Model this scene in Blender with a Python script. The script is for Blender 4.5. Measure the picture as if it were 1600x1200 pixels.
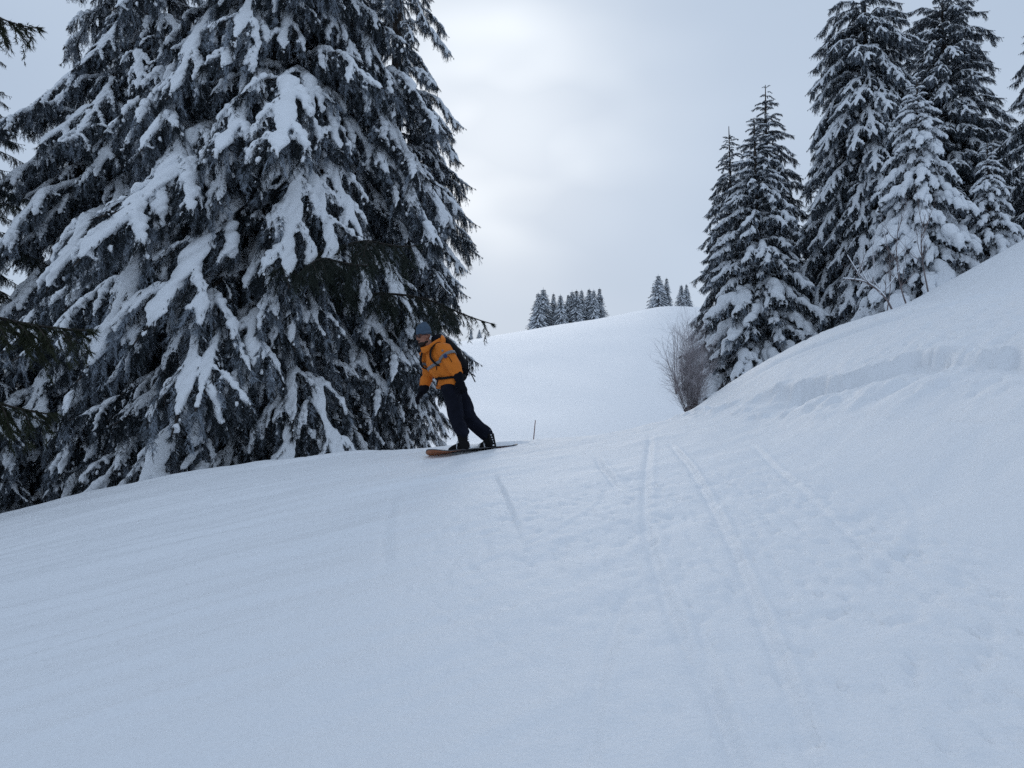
import bpy, math, random
import numpy as np
from mathutils import Vector, Matrix

# ------------------------------------------------------------------ clearing
for o in list(bpy.data.objects):
    bpy.data.objects.remove(o, do_unlink=True)
scene = bpy.context.scene
col = scene.collection
R = math.radians
rng = np.random.default_rng(7)
random.seed(7)

# ------------------------------------------------------------------ camera
EYE = 1.4
PITCH = R(3.0)
FPX = 1167.0            # focal length in pixels of a 1600 px wide frame
cam_d = bpy.data.cameras.new('camera')
cam = bpy.data.objects.new('camera', cam_d)
col.objects.link(cam)
cam.location = (0, 0, EYE)
cam.rotation_euler = (R(90) + PITCH, 0, 0)
cam_d.sensor_width = 36.0
cam_d.lens = 36.0 * FPX / 1600.0
cam_d.clip_start = 0.05
cam_d.clip_end = 4000
scene.camera = cam

# ------------------------------------------------------------------ world (overcast sky) and sun
SUN_AZ, SUN_EL = R(-2.0), R(22.5)        # azimuth from +Y towards +X
sun_dir = Vector((math.sin(SUN_AZ) * math.cos(SUN_EL), math.cos(SUN_AZ) * math.cos(SUN_EL), math.sin(SUN_EL)))
world = bpy.data.worlds.new('World')
scene.world = world
world.use_nodes = True
wn, wl = world.node_tree.nodes, world.node_tree.links
wn.clear()
w_out = wn.new('ShaderNodeOutputWorld')
w_bg = wn.new('ShaderNodeBackground'); w_bg.inputs[1].default_value = 0.10
w_sky = wn.new('ShaderNodeTexSky'); w_sky.sky_type = 'NISHITA'; w_sky.sun_disc = False
w_sky.sun_elevation = SUN_EL; w_sky.sun_rotation = SUN_AZ
w_bg2 = wn.new('ShaderNodeBackground')
w_mix = wn.new('ShaderNodeMixShader'); w_mix.inputs[0].default_value = 0.95     # cloud cover
w_tc = wn.new('ShaderNodeTexCoord')
w_n = wn.new('ShaderNodeTexNoise'); w_n.inputs['Scale'].default_value = 2.2; w_n.inputs['Detail'].default_value = 2.5; w_n.inputs['Roughness'].default_value = .52
w_map = wn.new('ShaderNodeMapping'); w_map.inputs['Scale'].default_value = (1, 1, 1.9); w_map.inputs['Location'].default_value = (1.3, .2, .4)
wl.new(w_tc.outputs['Generated'], w_map.inputs[0]); wl.new(w_map.outputs[0], w_n.inputs['Vector'])
w_ramp = wn.new('ShaderNodeValToRGB')
w_ramp.color_ramp.elements[0].position = .3; w_ramp.color_ramp.elements[0].color = (.435, .53, .67, 1)
w_ramp.color_ramp.elements[1].position = .72; w_ramp.color_ramp.elements[1].color = (.505, .605, .745, 1)
wl.new(w_n.outputs[0], w_ramp.inputs[0])
# veil of light where the sun stands behind the cloud
w_dot = wn.new('ShaderNodeVectorMath'); w_dot.operation = 'DOT_PRODUCT'; w_dot.inputs[1].default_value = sun_dir
wl.new(w_tc.outputs['Generated'], w_dot.inputs[0])
w_cl = wn.new('ShaderNodeMath'); w_cl.operation = 'MAXIMUM'; w_cl.inputs[1].default_value = 0
w_pw = wn.new('ShaderNodeMath'); w_pw.operation = 'POWER'; w_pw.inputs[1].default_value = 75
wl.new(w_dot.outputs['Value'], w_cl.inputs[0]); wl.new(w_cl.outputs[0], w_pw.inputs[0])
w_n2 = wn.new('ShaderNodeTexNoise'); w_n2.inputs['Scale'].default_value = 3.2; w_n2.inputs['Detail'].default_value = 2.5
wl.new(w_map.outputs[0], w_n2.inputs['Vector'])
w_r2 = wn.new('ShaderNodeMapRange'); w_r2.inputs[1].default_value = .35; w_r2.inputs[2].default_value = .65; w_r2.inputs[3].default_value = .35; w_r2.inputs[4].default_value = 1.1
wl.new(w_n2.outputs[0], w_r2.inputs[0])
w_mu = wn.new('ShaderNodeMath'); w_mu.operation = 'MULTIPLY'
wl.new(w_pw.outputs[0], w_mu.inputs[0]); wl.new(w_r2.outputs[0], w_mu.inputs[1])
w_add = wn.new('ShaderNodeMix'); w_add.data_type = 'RGBA'; w_add.blend_type = 'ADD'
w_add.inputs['B'].default_value = (.66, .62, .52, 1)
w_fr = wn.new('ShaderNodeMapRange'); w_fr.inputs[1].default_value = -1; w_fr.inputs[2].default_value = 1; w_fr.inputs[3].default_value = .99; w_fr.inputs[4].default_value = .97
wl.new(w_dot.outputs['Value'], w_fr.inputs[0])
w_sc = wn.new('ShaderNodeVectorMath'); w_sc.operation = 'SCALE'
wl.new(w_ramp.outputs[0], w_sc.inputs[0]); wl.new(w_fr.outputs[0], w_sc.inputs['Scale'])
wl.new(w_mu.outputs[0], w_add.inputs['Factor']); wl.new(w_sc.outputs[0], w_add.inputs['A'])
wl.new(w_sky.outputs[0], w_bg.inputs[0]); wl.new(w_add.outputs['Result'], w_bg2.inputs[0])
wl.new(w_bg.outputs[0], w_mix.inputs[1]); wl.new(w_bg2.outputs[0], w_mix.inputs[2]); wl.new(w_mix.outputs[0], w_out.inputs[0])

sl = bpy.data.lights.new('sun', 'SUN'); sl.energy = 0.55; sl.angle = R(20); sl.color = (1, .97, .93)
so = bpy.data.objects.new('sun', sl); col.objects.link(so)
so.rotation_euler = (-sun_dir).to_track_quat('-Z', 'Y').to_euler()

scene.view_settings.view_transform = 'Standard'
scene.view_settings.look = 'None'
scene.view_settings.exposure = 0.08
scene.view_settings.gamma = 1.0
scene.view_settings.use_curve_mapping = False
scene.render.engine = 'CYCLES'
scene.cycles.max_bounces = 6
scene.cycles.diffuse_bounces = 3
scene.cycles.use_denoising = False
scene.cycles.use_adaptive_sampling = True
scene.cycles.adaptive_threshold = 0.015

# ------------------------------------------------------------------ helpers: noise, meshes, materials
def _h(ix, iy, s):
    n = (ix.astype(np.int64) * 374761393 + iy.astype(np.int64) * 668265263 + s * 974634777) & 0x7fffffff
    n = ((n ^ (n >> 13)) * 1274126177) & 0x7fffffff
    return ((n ^ (n >> 16)) & 0xffff) / 65535.0
def vnoise(x, y, s=0):
    x = np.asarray(x, float); y = np.asarray(y, float)
    ix = np.floor(x).astype(np.int64); iy = np.floor(y).astype(np.int64)
    fx = x - ix; fy = y - iy
    fx = fx * fx * fx * (fx * (fx * 6 - 15) + 10); fy = fy * fy * fy * (fy * (fy * 6 - 15) + 10)
    a = _h(ix, iy, s); b = _h(ix + 1, iy, s); c = _h(ix, iy + 1, s); d = _h(ix + 1, iy + 1, s)
    return (a + (b - a) * fx) * (1 - fy) + (c + (d - c) * fx) * fy - .5
def fbm(x, y, s=0, o=3):
    t = 0; a = 1
    for k in range(o):
        t = t + a * vnoise(x * 2 ** k + 17.3 * k, y * 2 ** k + 9.1 * k, s + k); a *= .5
    return t
def wob(p, f, s=0):      # cheap 3-D wobble
    return vnoise(p[:, 0] * f + p[:, 2] * f * .71, p[:, 1] * f - p[:, 2] * f * .63, s)

def mesh_np(name, V, F, mat=None, smooth=True, attr=None):
    """F: (n,k) array of equal-sized faces, or a list of such arrays."""
    V = np.asarray(V, np.float32)
    Fs = F if isinstance(F, list) else [F]
    Fs = [np.asarray(f, np.int32) for f in Fs if len(f)]
    me = bpy.data.meshes.new(name)
    me.vertices.add(len(V)); me.vertices.foreach_set('co', V.ravel())
    nl = sum(f.size for f in Fs); nf = sum(len(f) for f in Fs)
    me.loops.add(nl); me.polygons.add(nf)
    me.loops.foreach_set('vertex_index', np.concatenate([f.ravel() for f in Fs]))
    tot = np.concatenate([np.full(len(f), f.shape[1], np.int32) for f in Fs])
    st = np.concatenate([[0], np.cumsum(tot)[:-1]]).astype(np.int32)
    me.polygons.foreach_set('loop_start', st)
    me.polygons.foreach_set('use_smooth', np.full(nf, smooth))
    if attr is not None:
        for k, v in attr.items():
            a = me.attributes.new(k, 'FLOAT', 'POINT'); a.data.foreach_set('value', np.asarray(v, np.float32))
    me.update(calc_edges=True)
    if mat is not None: me.materials.append(mat)
    return me

class MB:
    """collects triangles/quads"""
    def __init__(s): s.V = []; s.Q = []; s.T = []; s.n = 0
    def add(s, V, Q=None, T=None):
        V = np.asarray(V, float)
        if Q is not None and len(Q): s.Q.append(np.asarray(Q, int) + s.n)
        if T is not None and len(T): s.T.append(np.asarray(T, int) + s.n)
        s.V.append(V); s.n += len(V)
    def tube(s, P, ra, rb=None, side=None, n=8, cap=True, off=0.0):
        """tube along P with elliptic section: ra along 'side', rb across it; round ends"""
        P = np.asarray(P, float); m = len(P)
        ra = np.broadcast_to(np.asarray(ra, float), (m,)).copy()
        rb = ra.copy() if rb is None else np.broadcast_to(np.asarray(rb, float), (m,)).copy()
        T = np.gradient(P, axis=0); T /= np.linalg.norm(T, axis=1)[:, None] + 1e-9
        if cap:
            def capend(p, t, a, b, sgn):
                r = max(a, b) * .9
                return [(p + sgn * t * r * math.sin(q), a * math.cos(q), b * math.cos(q), t) for q in (.55, 1.05, 1.45)]
            st = capend(P[0], T[0], ra[0], rb[0], -1)[::-1]; en = capend(P[-1], T[-1], ra[-1], rb[-1], 1)
            P = np.vstack([[q[0] for q in st], P, [q[0] for q in en]])
            ra = np.r_[[q[1] for q in st], ra, [q[1] for q in en]]; rb = np.r_[[q[2] for q in st], rb, [q[2] for q in en]]
            T = np.vstack([[q[3] for q in st], T, [q[3] for q in en]]); m = len(P)
        if side is None:
            side = np.cross(T, [0, 0, 1.0]); bad = np.linalg.norm(side, axis=1) < 1e-3; side[bad] = (1, 0, 0)
        else:
            side = np.broadcast_to(np.asarray(side, float), (m, 3)).copy()
        side = side - (side * T).sum(1)[:, None] * T; side /= np.linalg.norm(side, axis=1)[:, None] + 1e-9
        up = np.cross(side, T); 
        a = np.linspace(0, 2 * np.pi, n, endpoint=False)
        V = P[:, None] + side[:, None] * (np.cos(a)[None, :, None] * ra[:, None, None]) + up[:, None] * ((np.sin(a)[None, :, None] + off) * rb[:, None, None])
        i = np.arange(m - 1)[:, None] * n; j = np.arange(n)[None]; k = (j + 1) % n
        Q = np.stack([i + j, i + k, i + n + k, i + n + j], -1).reshape(-1, 4)
        base = s.n
        s.add(V.reshape(-1, 3), Q)
        c0 = np.array([[(t + 1) % n, t, 0] for t in range(1, n - 1)])
        s.T.append(np.stack([np.zeros(n - 2, int), np.arange(2, n), np.arange(1, n - 1)], -1) + base)
        s.T.append(np.stack([np.zeros(n - 2, int), np.arange(1, n - 1), np.arange(2, n)], -1) + base + (m - 1) * n)
    def ellipsoid(s, c, rx, ry, rz, M=None, nu=14, nv=9):
        u = np.linspace(0, 2 * np.pi, nu, endpoint=False); v = np.linspace(-np.pi / 2, np.pi / 2, nv + 2)[1:-1]
        V = np.array([[math.cos(q) * math.cos(p), math.cos(q) * math.sin(p), math.sin(q)] for q in v for p in u] + [[0, 0, -1], [0, 0, 1]], float)
        V *= (rx, ry, rz)
        if M is not None: V = V @ np.asarray(M).T
        V += np.asarray(c, float)
        Q = [[r * nu + k, r * nu + (k + 1) % nu, (r + 1) * nu + (k + 1) % nu, (r + 1) * nu + k] for r in range(nv - 1) for k in range(nu)]
        T = [[nu * nv, (k + 1) % nu, k] for k in range(nu)] + [[nu * nv + 1, (nv - 1) * nu + k, (nv - 1) * nu + (k + 1) % nu] for k in range(nu)]
        s.add(V, Q, T)
    def box(s, c, hx, hy, hz, M=None):
        V = np.array([[x, y, z] for x in (-1, 1) for y in (-1, 1) for z in (-1, 1)], float) * (hx, hy, hz)
        if M is not None: V = V @ np.asarray(M).T
        s.add(V + np.asarray(c, float), [[0, 1, 3, 2], [4, 6, 7, 5], [0, 4, 5, 1], [2, 3, 7, 6], [0, 2, 6, 4], [1, 5, 7, 3]])
    def mesh(s, name, mat, smooth=True):
        F = []
        if s.Q: F.append(np.vstack(s.Q))
        if s.T: F.append(np.vstack(s.T))
        return mesh_np(name, np.vstack(s.V), F, mat, smooth)

def fused(mb, name, mat, voxel, smooth=4, wobble=None, dec=None):
    """union of all closed pieces of mb as one smooth skin"""
    me = mb.mesh(name + '_raw', None)
    ob = bpy.data.objects.new('tmp', me); col.objects.link(ob)
    m = ob.modifiers.new('r', 'REMESH'); m.mode = 'VOXEL'; m.voxel_size = voxel
    if smooth:
        m = ob.modifiers.new('s', 'SMOOTH'); m.factor = .5; m.iterations = smooth
    if dec:
        m = ob.modifiers.new('d', 'DECIMATE'); m.ratio = dec
    dg = bpy.context.evaluated_depsgraph_get()
    res = bpy.data.meshes.new_from_object(ob.evaluated_get(dg))
    bpy.data.objects.remove(ob, do_unlink=True); bpy.data.meshes.remove(me)
    res.name = name
    n = len(res.vertices); V = np.empty(n * 3, np.float32); res.vertices.foreach_get('co', V); V = V.reshape(-1, 3)
    if wobble:
        N = np.empty(n * 3, np.float32); res.vertex_normals.foreach_get('vector', N); N = N.reshape(-1, 3)
        for (f, a, s_) in wobble: V = V + N * (wob(V, f, s_) * a)[:, None]
        res.vertices.foreach_set('co', V.astype(np.float32).ravel())
    res.polygons.foreach_set('use_smooth', np.ones(len(res.polygons), bool))
    res.update()
    res.materials.clear(); res.materials.append(mat)
    return res

def link(name, me, parent=None, loc=None):
    o = bpy.data.objects.new(name, me); col.objects.link(o)
    if parent is not None: o.parent = parent
    if loc is not None: o.location = loc
    return o
def tag(o, label, cat=None, group=None, kind=None):
    o['label'] = label
    if cat: o['category'] = cat
    if group: o['group'] = group
    if kind: o['kind'] = kind
    return o

def mat(name, color, rough=.7, bump=None, var=None, spec=.3, sss=0, extra=None):
    m = bpy.data.materials.new(name); m.use_nodes = True
    nt = m.node_tree; b = nt.nodes['Principled BSDF']
    b.inputs['Base Color'].default_value = (*color, 1); b.inputs['Roughness'].default_value = rough
    b.inputs['Specular IOR Level'].default_value = spec
    tc = nt.nodes.new('ShaderNodeTexCoord')
    if var:
        sc, amt = var
        n = nt.nodes.new('ShaderNodeTexNoise'); n.inputs['Scale'].default_value = sc; n.inputs['Detail'].default_value = 4
        nt.links.new(tc.outputs['Object'], n.inputs['Vector'])
        mr = nt.nodes.new('ShaderNodeMapRange'); mr.inputs[1].default_value = .3; mr.inputs[2].default_value = .7
        mr.inputs[3].default_value = 1 - amt; mr.inputs[4].default_value = 1 + amt
        nt.links.new(n.outputs[0], mr.inputs[0])
        mx = nt.nodes.new('ShaderNodeVectorMath'); mx.operation = 'SCALE'; mx.inputs[0].default_value = color
        nt.links.new(mr.outputs[0], mx.inputs['Scale']); nt.links.new(mx.outputs[0], b.inputs['Base Color'])
    if bump:
        prev = None
        for (sc, st, dist) in bump:
            n = nt.nodes.new('ShaderNodeTexNoise'); n.inputs['Scale'].default_value = sc; n.inputs['Detail'].default_value = 5; n.inputs['Roughness'].default_value = .6
            nt.links.new(tc.outputs['Object'], n.inputs['Vector'])
            bp = nt.nodes.new('ShaderNodeBump'); bp.inputs['Strength'].default_value = st; bp.inputs['Distance'].default_value = dist
            nt.links.new(n.outputs[0], bp.inputs['Height'])
            if prev: nt.links.new(prev.outputs[0], bp.inputs['Normal'])
            prev = bp
        nt.links.new(prev.outputs[0], b.inputs['Normal'])
    return m

M_SNOW = mat('piste_snow', (.87, .89, .92), .65, bump=[(2.2, .3, .05), (14, .5, .012), (48, .75, .007), (140, .6, .003)], var=(60, .02), spec=.25)
M_TSNOW = mat('tree_snow', (.82, .85, .89), .75, bump=[(9, .6, .03), (38, .7, .010)], spec=.2)
M_BARK = mat('spruce_bark', (.045, .036, .030), .9, bump=[(18, .9, .03)], var=(6, .5))
M_WOOD = mat('spruce_twig_bark', (.030, .025, .022), .9, var=(9, .5))
M_STUB = mat('cut_wood', (.30, .13, .045), .8, var=(30, .4))
M_BUSH = mat('bush_bark', (.17, .14, .14), .85, var=(6, .5))

def needle_mat(name, dark, mid, frost, amount):
    m = bpy.data.materials.new(name); m.use_nodes = True
    nt = m.node_tree; b = nt.nodes['Principled BSDF']; L = nt.links
    b.inputs['Roughness'].default_value = .75; b.inputs['Specular IOR Level'].default_value = .15
    at = nt.nodes.new('ShaderNodeAttribute'); at.attribute_name = 'frost'
    tc = nt.nodes.new('ShaderNodeTexCoord')
    n = nt.nodes.new('ShaderNodeTexNoise'); n.inputs['Scale'].default_value = 3.0; n.inputs['Detail'].default_value = 3
    L.new(tc.outputs['Object'], n.inputs['Vector'])
    c1 = nt.nodes.new('ShaderNodeMix'); c1.data_type = 'RGBA'; c1.inputs['A'].default_value = (*dark, 1); c1.inputs['B'].default_value = (*mid, 1)
    L.new(n.outputs[0], c1.inputs['Factor'])
    mr = nt.nodes.new('ShaderNodeMapRange'); mr.inputs[1].default_value = 1 - amount; mr.inputs[2].default_value = 1.08 - amount * .5
    mr.inputs[3].default_value = 0; mr.inputs[4].default_value = .8
    L.new(at.outputs['Fac'], mr.inputs[0])
    c2 = nt.nodes.new('ShaderNodeMix'); c2.data_type = 'RGBA'; c2.inputs['B'].default_value = (*frost, 1)
    L.new(mr.outputs[0], c2.inputs['Factor']); L.new(c1.outputs['Result'], c2.inputs['A'])
    L.new(c2.outputs['Result'], b.inputs['Base Color'])
    return m
M_NEED = needle_mat('spruce_needles_frosted', (.011, .015, .019), (.025, .032, .036), (.42, .48, .56), .60)
M_NEED_D = needle_mat('spruce_needles_dark', (.014, .020, .018), (.030, .038, .028), (.45, .5, .58), .16)
M_NEED_G = needle_mat('spruce_needles_green', (.014, .019, .011), (.030, .034, .018), (.4, .45, .5), .08)

# ------------------------------------------------------------------ pixel <-> world
cp, sp = math.cos(PITCH), math.sin(PITCH)
def at(px, py, y):
    """point on the sight line through a photo pixel (1600x1200) at distance y"""
    q = (600 - py) / FPX
    z = y * (q * cp + sp) / (cp - q * sp)
    d = y * cp + z * sp
    return Vector(((px - 800) / FPX * d, y, z + EYE))
def proj(x, y, z):
    z = z - EYE; d = y * cp + z * sp
    return 800 + FPX * x / d, 600 - FPX * (-y * sp + z * cp) / d

# ------------------------------------------------------------------ terrain
SLOPE = .105
# skyline of the near slope (photo pixels) and how far away it runs
SIL = [(-250, 872, 12.6), (0, 805, 12.2), (150, 766, 12.0), (300, 738, 11.8), (500, 713, 11.5), (650, 700, 11.4), (835, 690, 11.4), (920, 682, 11.6), (1000, 667, 12.2),
       (1060, 650, 13.0), (1090, 634, 13.4), (1150, 590, 13.6), (1220, 550, 13.8), (1300, 511, 14.0), (1400, 480, 14.2), (1500, 430, 14.4), (1600, 375, 14.6), (1700, 322, 14.8)]
sil_p = [at(*s) for s in SIL]
cx = np.array([p.x for p in sil_p]); cy = np.array([p.y for p in sil_p]); cc = np.array([p.z - SLOPE * p.y for p in sil_p])
cx = np.r_[-60, -25, cx, 16, 24, 70]; cy = np.r_[13, 13, cy, 15.5, 16, 18]; 
cc = np.r_[cc[0] - 6, cc[0] - 2.6, cc, cc[-1] + 1.9, cc[-1] + 3.6, cc[-1] + 9]
def smooth_interp(x, X, Y):
    w = .35
    return sum(np.interp(x + d * w, X, Y) * k for d, k in ((-2, .1), (-1, .22), (0, .36), (1, .22), (2, .1)))
RX = np.array([-400, -120, -45, -10.3, 5, 27, 36, 41, 46, 54, 75, 140, 400.]); 
RPY = np.array([760, 640, 560, 530, 515.5, 495, 484, 477.5, 478, 481, 470, 420, 330.])
RZ = np.array([at(800, p, 200).z for p in RPY])
def near_z(x, y):
    return SLOPE * y + smooth_interp(x, cx, cc)
CORR = np.zeros_like(cx)
def base_z(x, y):
    yc = smooth_interp(x, cx, cy)
    d = y - yc; w = .55
    sp_ = np.where(d / w > 20, d, w * np.log1p(np.exp(np.clip(d / w, -30, 20))))
    nz = near_z(x, y) + smooth_interp(x, cx, CORR) - .36 * sp_ + .10 * np.clip(d - 8, 0, 20)
    nz = np.where(y < -2, nz + .02 * (y + 2), nz)
    zr = np.interp(x * 200 / np.maximum(y, 60), RX, RZ) * np.ones_like(y)
    zr = .5 * zr + .25 * (np.interp((x + 3) * 200 / np.maximum(y, 60), RX, RZ) + np.interp((x - 3) * 200 / np.maximum(y, 60), RX, RZ))
    u = (y - 45) / 155.0
    z0 = at(833, 694, 45).z
    f = np.where(u < 0, z0 + 9 * u + 6 * u * np.abs(u), z0 + (zr - z0) * (u + .10 * np.sin(np.pi * np.clip(u, 0, 1)) - .015 * np.sin(3 * np.pi * np.clip(u, 0, 1))))
    over = np.clip(y - 196, 0, None)
    f = np.where(y > 196, f - .0035 * over ** 2 / (1 + over / 120), f)
    k = .5
    m = np.maximum(nz, f)
    return m + k * np.log1p(np.exp(-np.abs(nz - f) / k)) * np.clip((y - 14) / 8, 0, 1)
# settle the slope so that its skyline runs where the silhouette points say
for it in range(5):
    ys = np.linspace(6, 19, 160)
    for i in range(2, len(cx) - 3):
        s = SIL[i - 2]
        # walk along the sight line's column
        k_ = cx[i] / cy[i]
        z = base_z(k_ * ys, ys); _, py = proj(k_ * ys, ys, z)
        CORR[i] += (py.min() - s[1]) / FPX * cy[i]
CORR[:2] = CORR[2]; CORR[-3:] = CORR[-4]

def hit(px, py, y0=1.5, y1=260, n=2600):
    ys = np.geomspace(y0, y1, n); q = (600 - py) / FPX
    zz = ys * (q * cp + sp) / (cp - q * sp); d = ys * cp + zz * sp
    xs = (px - 800) / FPX * d; tz = base_z(xs, ys)
    b = np.nonzero(tz >= zz + EYE)[0]
    i = b[0] if len(b) else n - 1
    return np.array([xs[i], ys[i]])

def axis(segs):
    out = []
    for a, b, s in segs: out.append(np.arange(a, b, s))
    return np.concatenate(out)
def grow(a, b, s0, f):
    v = [a]; s = s0
    while v[-1] < b: v.append(v[-1] + s); s *= f
    return np.array(v)
gx = np.concatenate([-grow(10, 700, .12, 1.09)[::-1], axis([(-9.95, -3, .06), (-3, -.6, .035), (-.6, 3.2, .017), (3.2, 9.5, .04), (9.5, 12, .06)]), grow(12, 700, .12, 1.09)])
gy = np.concatenate([-grow(1.0, 60, .1, 1.2)[::-1], axis([(-.9, 1.8, .1), (1.8, 8, .038), (8, 15.2, .05)]), grow(15.2, 700, .1, 1.045)])
X, Y = np.meshgrid(gx, gy)
Z = base_z(X, Y)
nearw = np.clip((17 - Y) / 3, 0, 1)
# groomed piste: long soft undulation, skid streaks across the fall line, crumbs
Z += .05 * fbm(X * .45, Y * .45, 3, 3) * np.clip(1 - np.abs(Y - 6) / 60, .2, 1)
sdir = np.array([.80, .60]); U = X * sdir[0] + Y * sdir[1]; W = -X * sdir[1] + Y * sdir[0]
leftw = np.clip((1.2 - X) / 3.0, 0, 1)
Z += nearw * leftw * (.050 * fbm(U * .22, W * 2.2, 11, 2) + .040 * fbm(U * .5, W * 8, 13, 3))
Z += nearw * (1 - leftw) * (.024 * fbm(U * .4 + X, W * 3.2, 15, 2))
rough = np.clip(vnoise(X * .6, Y * .35, 21) * 2.2 + .55, 0.1, 1) * np.clip(.45 + X * .22, .3, 1.2)
Z += nearw * rough * (.022 * np.clip(fbm(X * 5.5, Y * 3.8, 31, 3), -.25, .3) - .060 * np.clip(fbm(X * 17, Y * 11, 37, 2) - .12, 0, 1) - .060 * np.clip(fbm(X * 10, Y * 6, 39, 2) - .22, 0, 1))
# far slope: faint old tracks and pillows
farw = np.clip((Y - 40) / 20, 0, 1)
Z += farw * (.45 * fbm(X * .05, Y * .03, 41, 3) + .10 * fbm(X * .25 + Y * .1, Y * .09, 43, 2))

def poly_dist(P):
    """signed distance of every grid point near polyline P (positive = left of it) and the run along it"""
    P = np.asarray(P); D = np.full(X.shape, 99.0); S = np.zeros(X.shape); A = np.zeros(X.shape)
    run = 0
    for a, b in zip(P[:-1], P[1:]):
        ix = (gx > min(a[0], b[0]) - 1) & (gx < max(a[0], b[0]) + 1); iy = (gy > min(a[1], b[1]) - 1) & (gy < max(a[1], b[1]) + 1)
        if not ix.any() or not iy.any(): run += np.linalg.norm(b - a); continue
        x0, x1 = np.nonzero(ix)[0][[0, -1]]; y0, y1 = np.nonzero(iy)[0][[0, -1]]
        sx = X[y0:y1 + 1, x0:x1 + 1] - a[0]; sy = Y[y0:y1 + 1, x0:x1 + 1] - a[1]
        e = b - a; l = np.linalg.norm(e) + 1e-9; e = e / l
        t = np.clip(sx * e[0] + sy * e[1], 0, l); dx = sx - t * e[0]; dy = sy - t * e[1]
        d = np.hypot(dx, dy); sg = np.sign(e[0] * sy - e[1] * sx)
        v = D[y0:y1 + 1, x0:x1 + 1]; m = d < v
        v[m] = d[m]; S[y0:y1 + 1, x0:x1 + 1][m] = sg[m]; A[y0:y1 + 1, x0:x1 + 1][m] = (run + t)[m]
        run += l
    return D, S, A, run
def curve_px(pts, n=10):
    W_ = np.array([hit(*p) for p in pts])
    t = np.arange(len(W_)); tt = np.linspace(0, len(W_) - 1, (len(W_) - 1) * n + 1)
    c = np.stack([np.interp(tt, t, W_[:, 0]), np.interp(tt, t, W_[:, 1])], 1)
    for _ in range(n): c[1:-1] = .25 * c[:-2] + .5 * c[1:-1] + .25 * c[2:]
    return c
def ends(A, run, l): return np.clip(A / l, 0, 1) * np.clip((run - A) / l, 0, 1)
# thin ski tracks on the piste
def ski_track(P, depth=.014, w=.045, lip=.012, l=.8):
    global Z
    D, S, A, run = poly_dist(P); e = ends(A, run, l) * (.8 + .4 * np.clip(vnoise(A * .8, A * 0, 5) + .5, 0, 1))
    depth = depth * 1.0; lip = lip * .95; w = w * .55
    Z = Z - e * depth * np.exp(-(D / w) ** 2) + e * lip * np.exp(-((D - w * 2.1) / (w * .9)) ** 2) * (S > 0)
ski_track(curve_px([(1045, 690), (1080, 735), (1130, 830), (1180, 950), (1228, 1075), (1275, 1195), (1330, 1340)]), .022, .05, .020)
ski_track(curve_px([(1016, 678), (1009, 740), (1006, 800), (1018, 870), (1050, 965), (1090, 1050), (1130, 1130), (1200, 1300)]), .024, .06, .008)
ski_track(curve_px([(1085, 948), (1100, 1010), (1118, 1090), (1150, 1190), (1190, 1320)]), .018, .05, .008, .3)
ski_track(curve_px([(930, 712), (948, 742), (970, 770)]), .03, .06, .01, .5)
ski_track(curve_px([(770, 735), (790, 790), (815, 850)]), .02, .05, .01, .5)
ski_track(curve_px([(620, 760), (600, 830), (605, 900)]), .018, .06, .01, .5)
ski_track(curve_px([(1170, 690), (1240, 760), (1330, 840), (1440, 930), (1560, 1010), (1720, 1110)]), .014, .05, .01)
ski_track(curve_px([(990, 900), (950, 1000), (925, 1100), (900, 1300)]), .012, .05, .008, .5)
for k in range(9):
    a = random.uniform(-.5, .9); x0 = random.uniform(-4, 4); y0 = random.uniform(2.5, 8)
    l = random.uniform(1.5, 4)
    t = np.linspace(0, 1, 14)
    P = np.stack([x0 + l * (t * math.sin(a) + .12 * np.sin(t * 3 + k)), y0 + l * t * math.cos(a)], 1)
    ski_track(P, random.uniform(.004, .010), random.uniform(.03, .06), .005, .6)
# the trail the board has just cut, and the snow it pushes up along its edge
nz_, tz_ = np.array(at(671.5, 711, 9.45))[:2], np.array(at(803, 693.5, 10.52))[:2]
tv = (tz_ - nz_) / np.linalg.norm(tz_ - nz_)
ski_track(np.array([nz_ + tv * .3, tz_, tz_ + tv * .35 + (.05, -.12)]), .05, .09, .03, .3)
# the bank on the right: two grooves and a trench with a broken wall
def groove(P, depth, w, l=1.5):
    global Z
    D, S, A, run = poly_dist(P); e = ends(A, run, l)
    Z = Z - e * depth * np.exp(-(D / w) ** 2) + e * depth * .35 * np.exp(-((D - 2 * w) / w) ** 2)
groove(curve_px([(1680, 420), (1600, 447), (1480, 480), (1380, 505), (1290, 535), (1220, 562), (1150, 606)]), .10, .16)
groove(curve_px([(1680, 468), (1600, 491), (1530, 510), (1460, 528)]), .07, .10)
groove(curve_px([(1290, 600), (1240, 612), (1190, 622), (1130, 632)]), .04, .12)
P = curve_px([(1740, 540), (1600, 546), (1540, 551), (1480, 553), (1430, 556), (1370, 574), (1300, 594), (1240, 607), (1185, 618)])
D, S, A, run = poly_dist(P)
e = ends(A, run, .9); Sd = D * S                      # uphill side has one sign
up = -1
h = Sd * up + .10 * fbm(X * 2.6, Y * 2.6, 51, 2) + .05 * fbm(X * 9, Y * 9, 53, 2)
wall = 1 / (1 + np.exp(-np.clip(-h / .02, -40, 40)))     # 1 below the wall
fade = np.exp(-np.clip(-h, 0, None) / .75)
blk = (.65 + .9 * np.clip(vnoise(A * 2.3, A * 0 + 3, 61) + .5, 0, 1))
Z -= e * .165 * blk * wall * fade * (h < 1.2)
Z += e * .035 * np.exp(-((h - .06) / .07) ** 2) * blk
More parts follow.
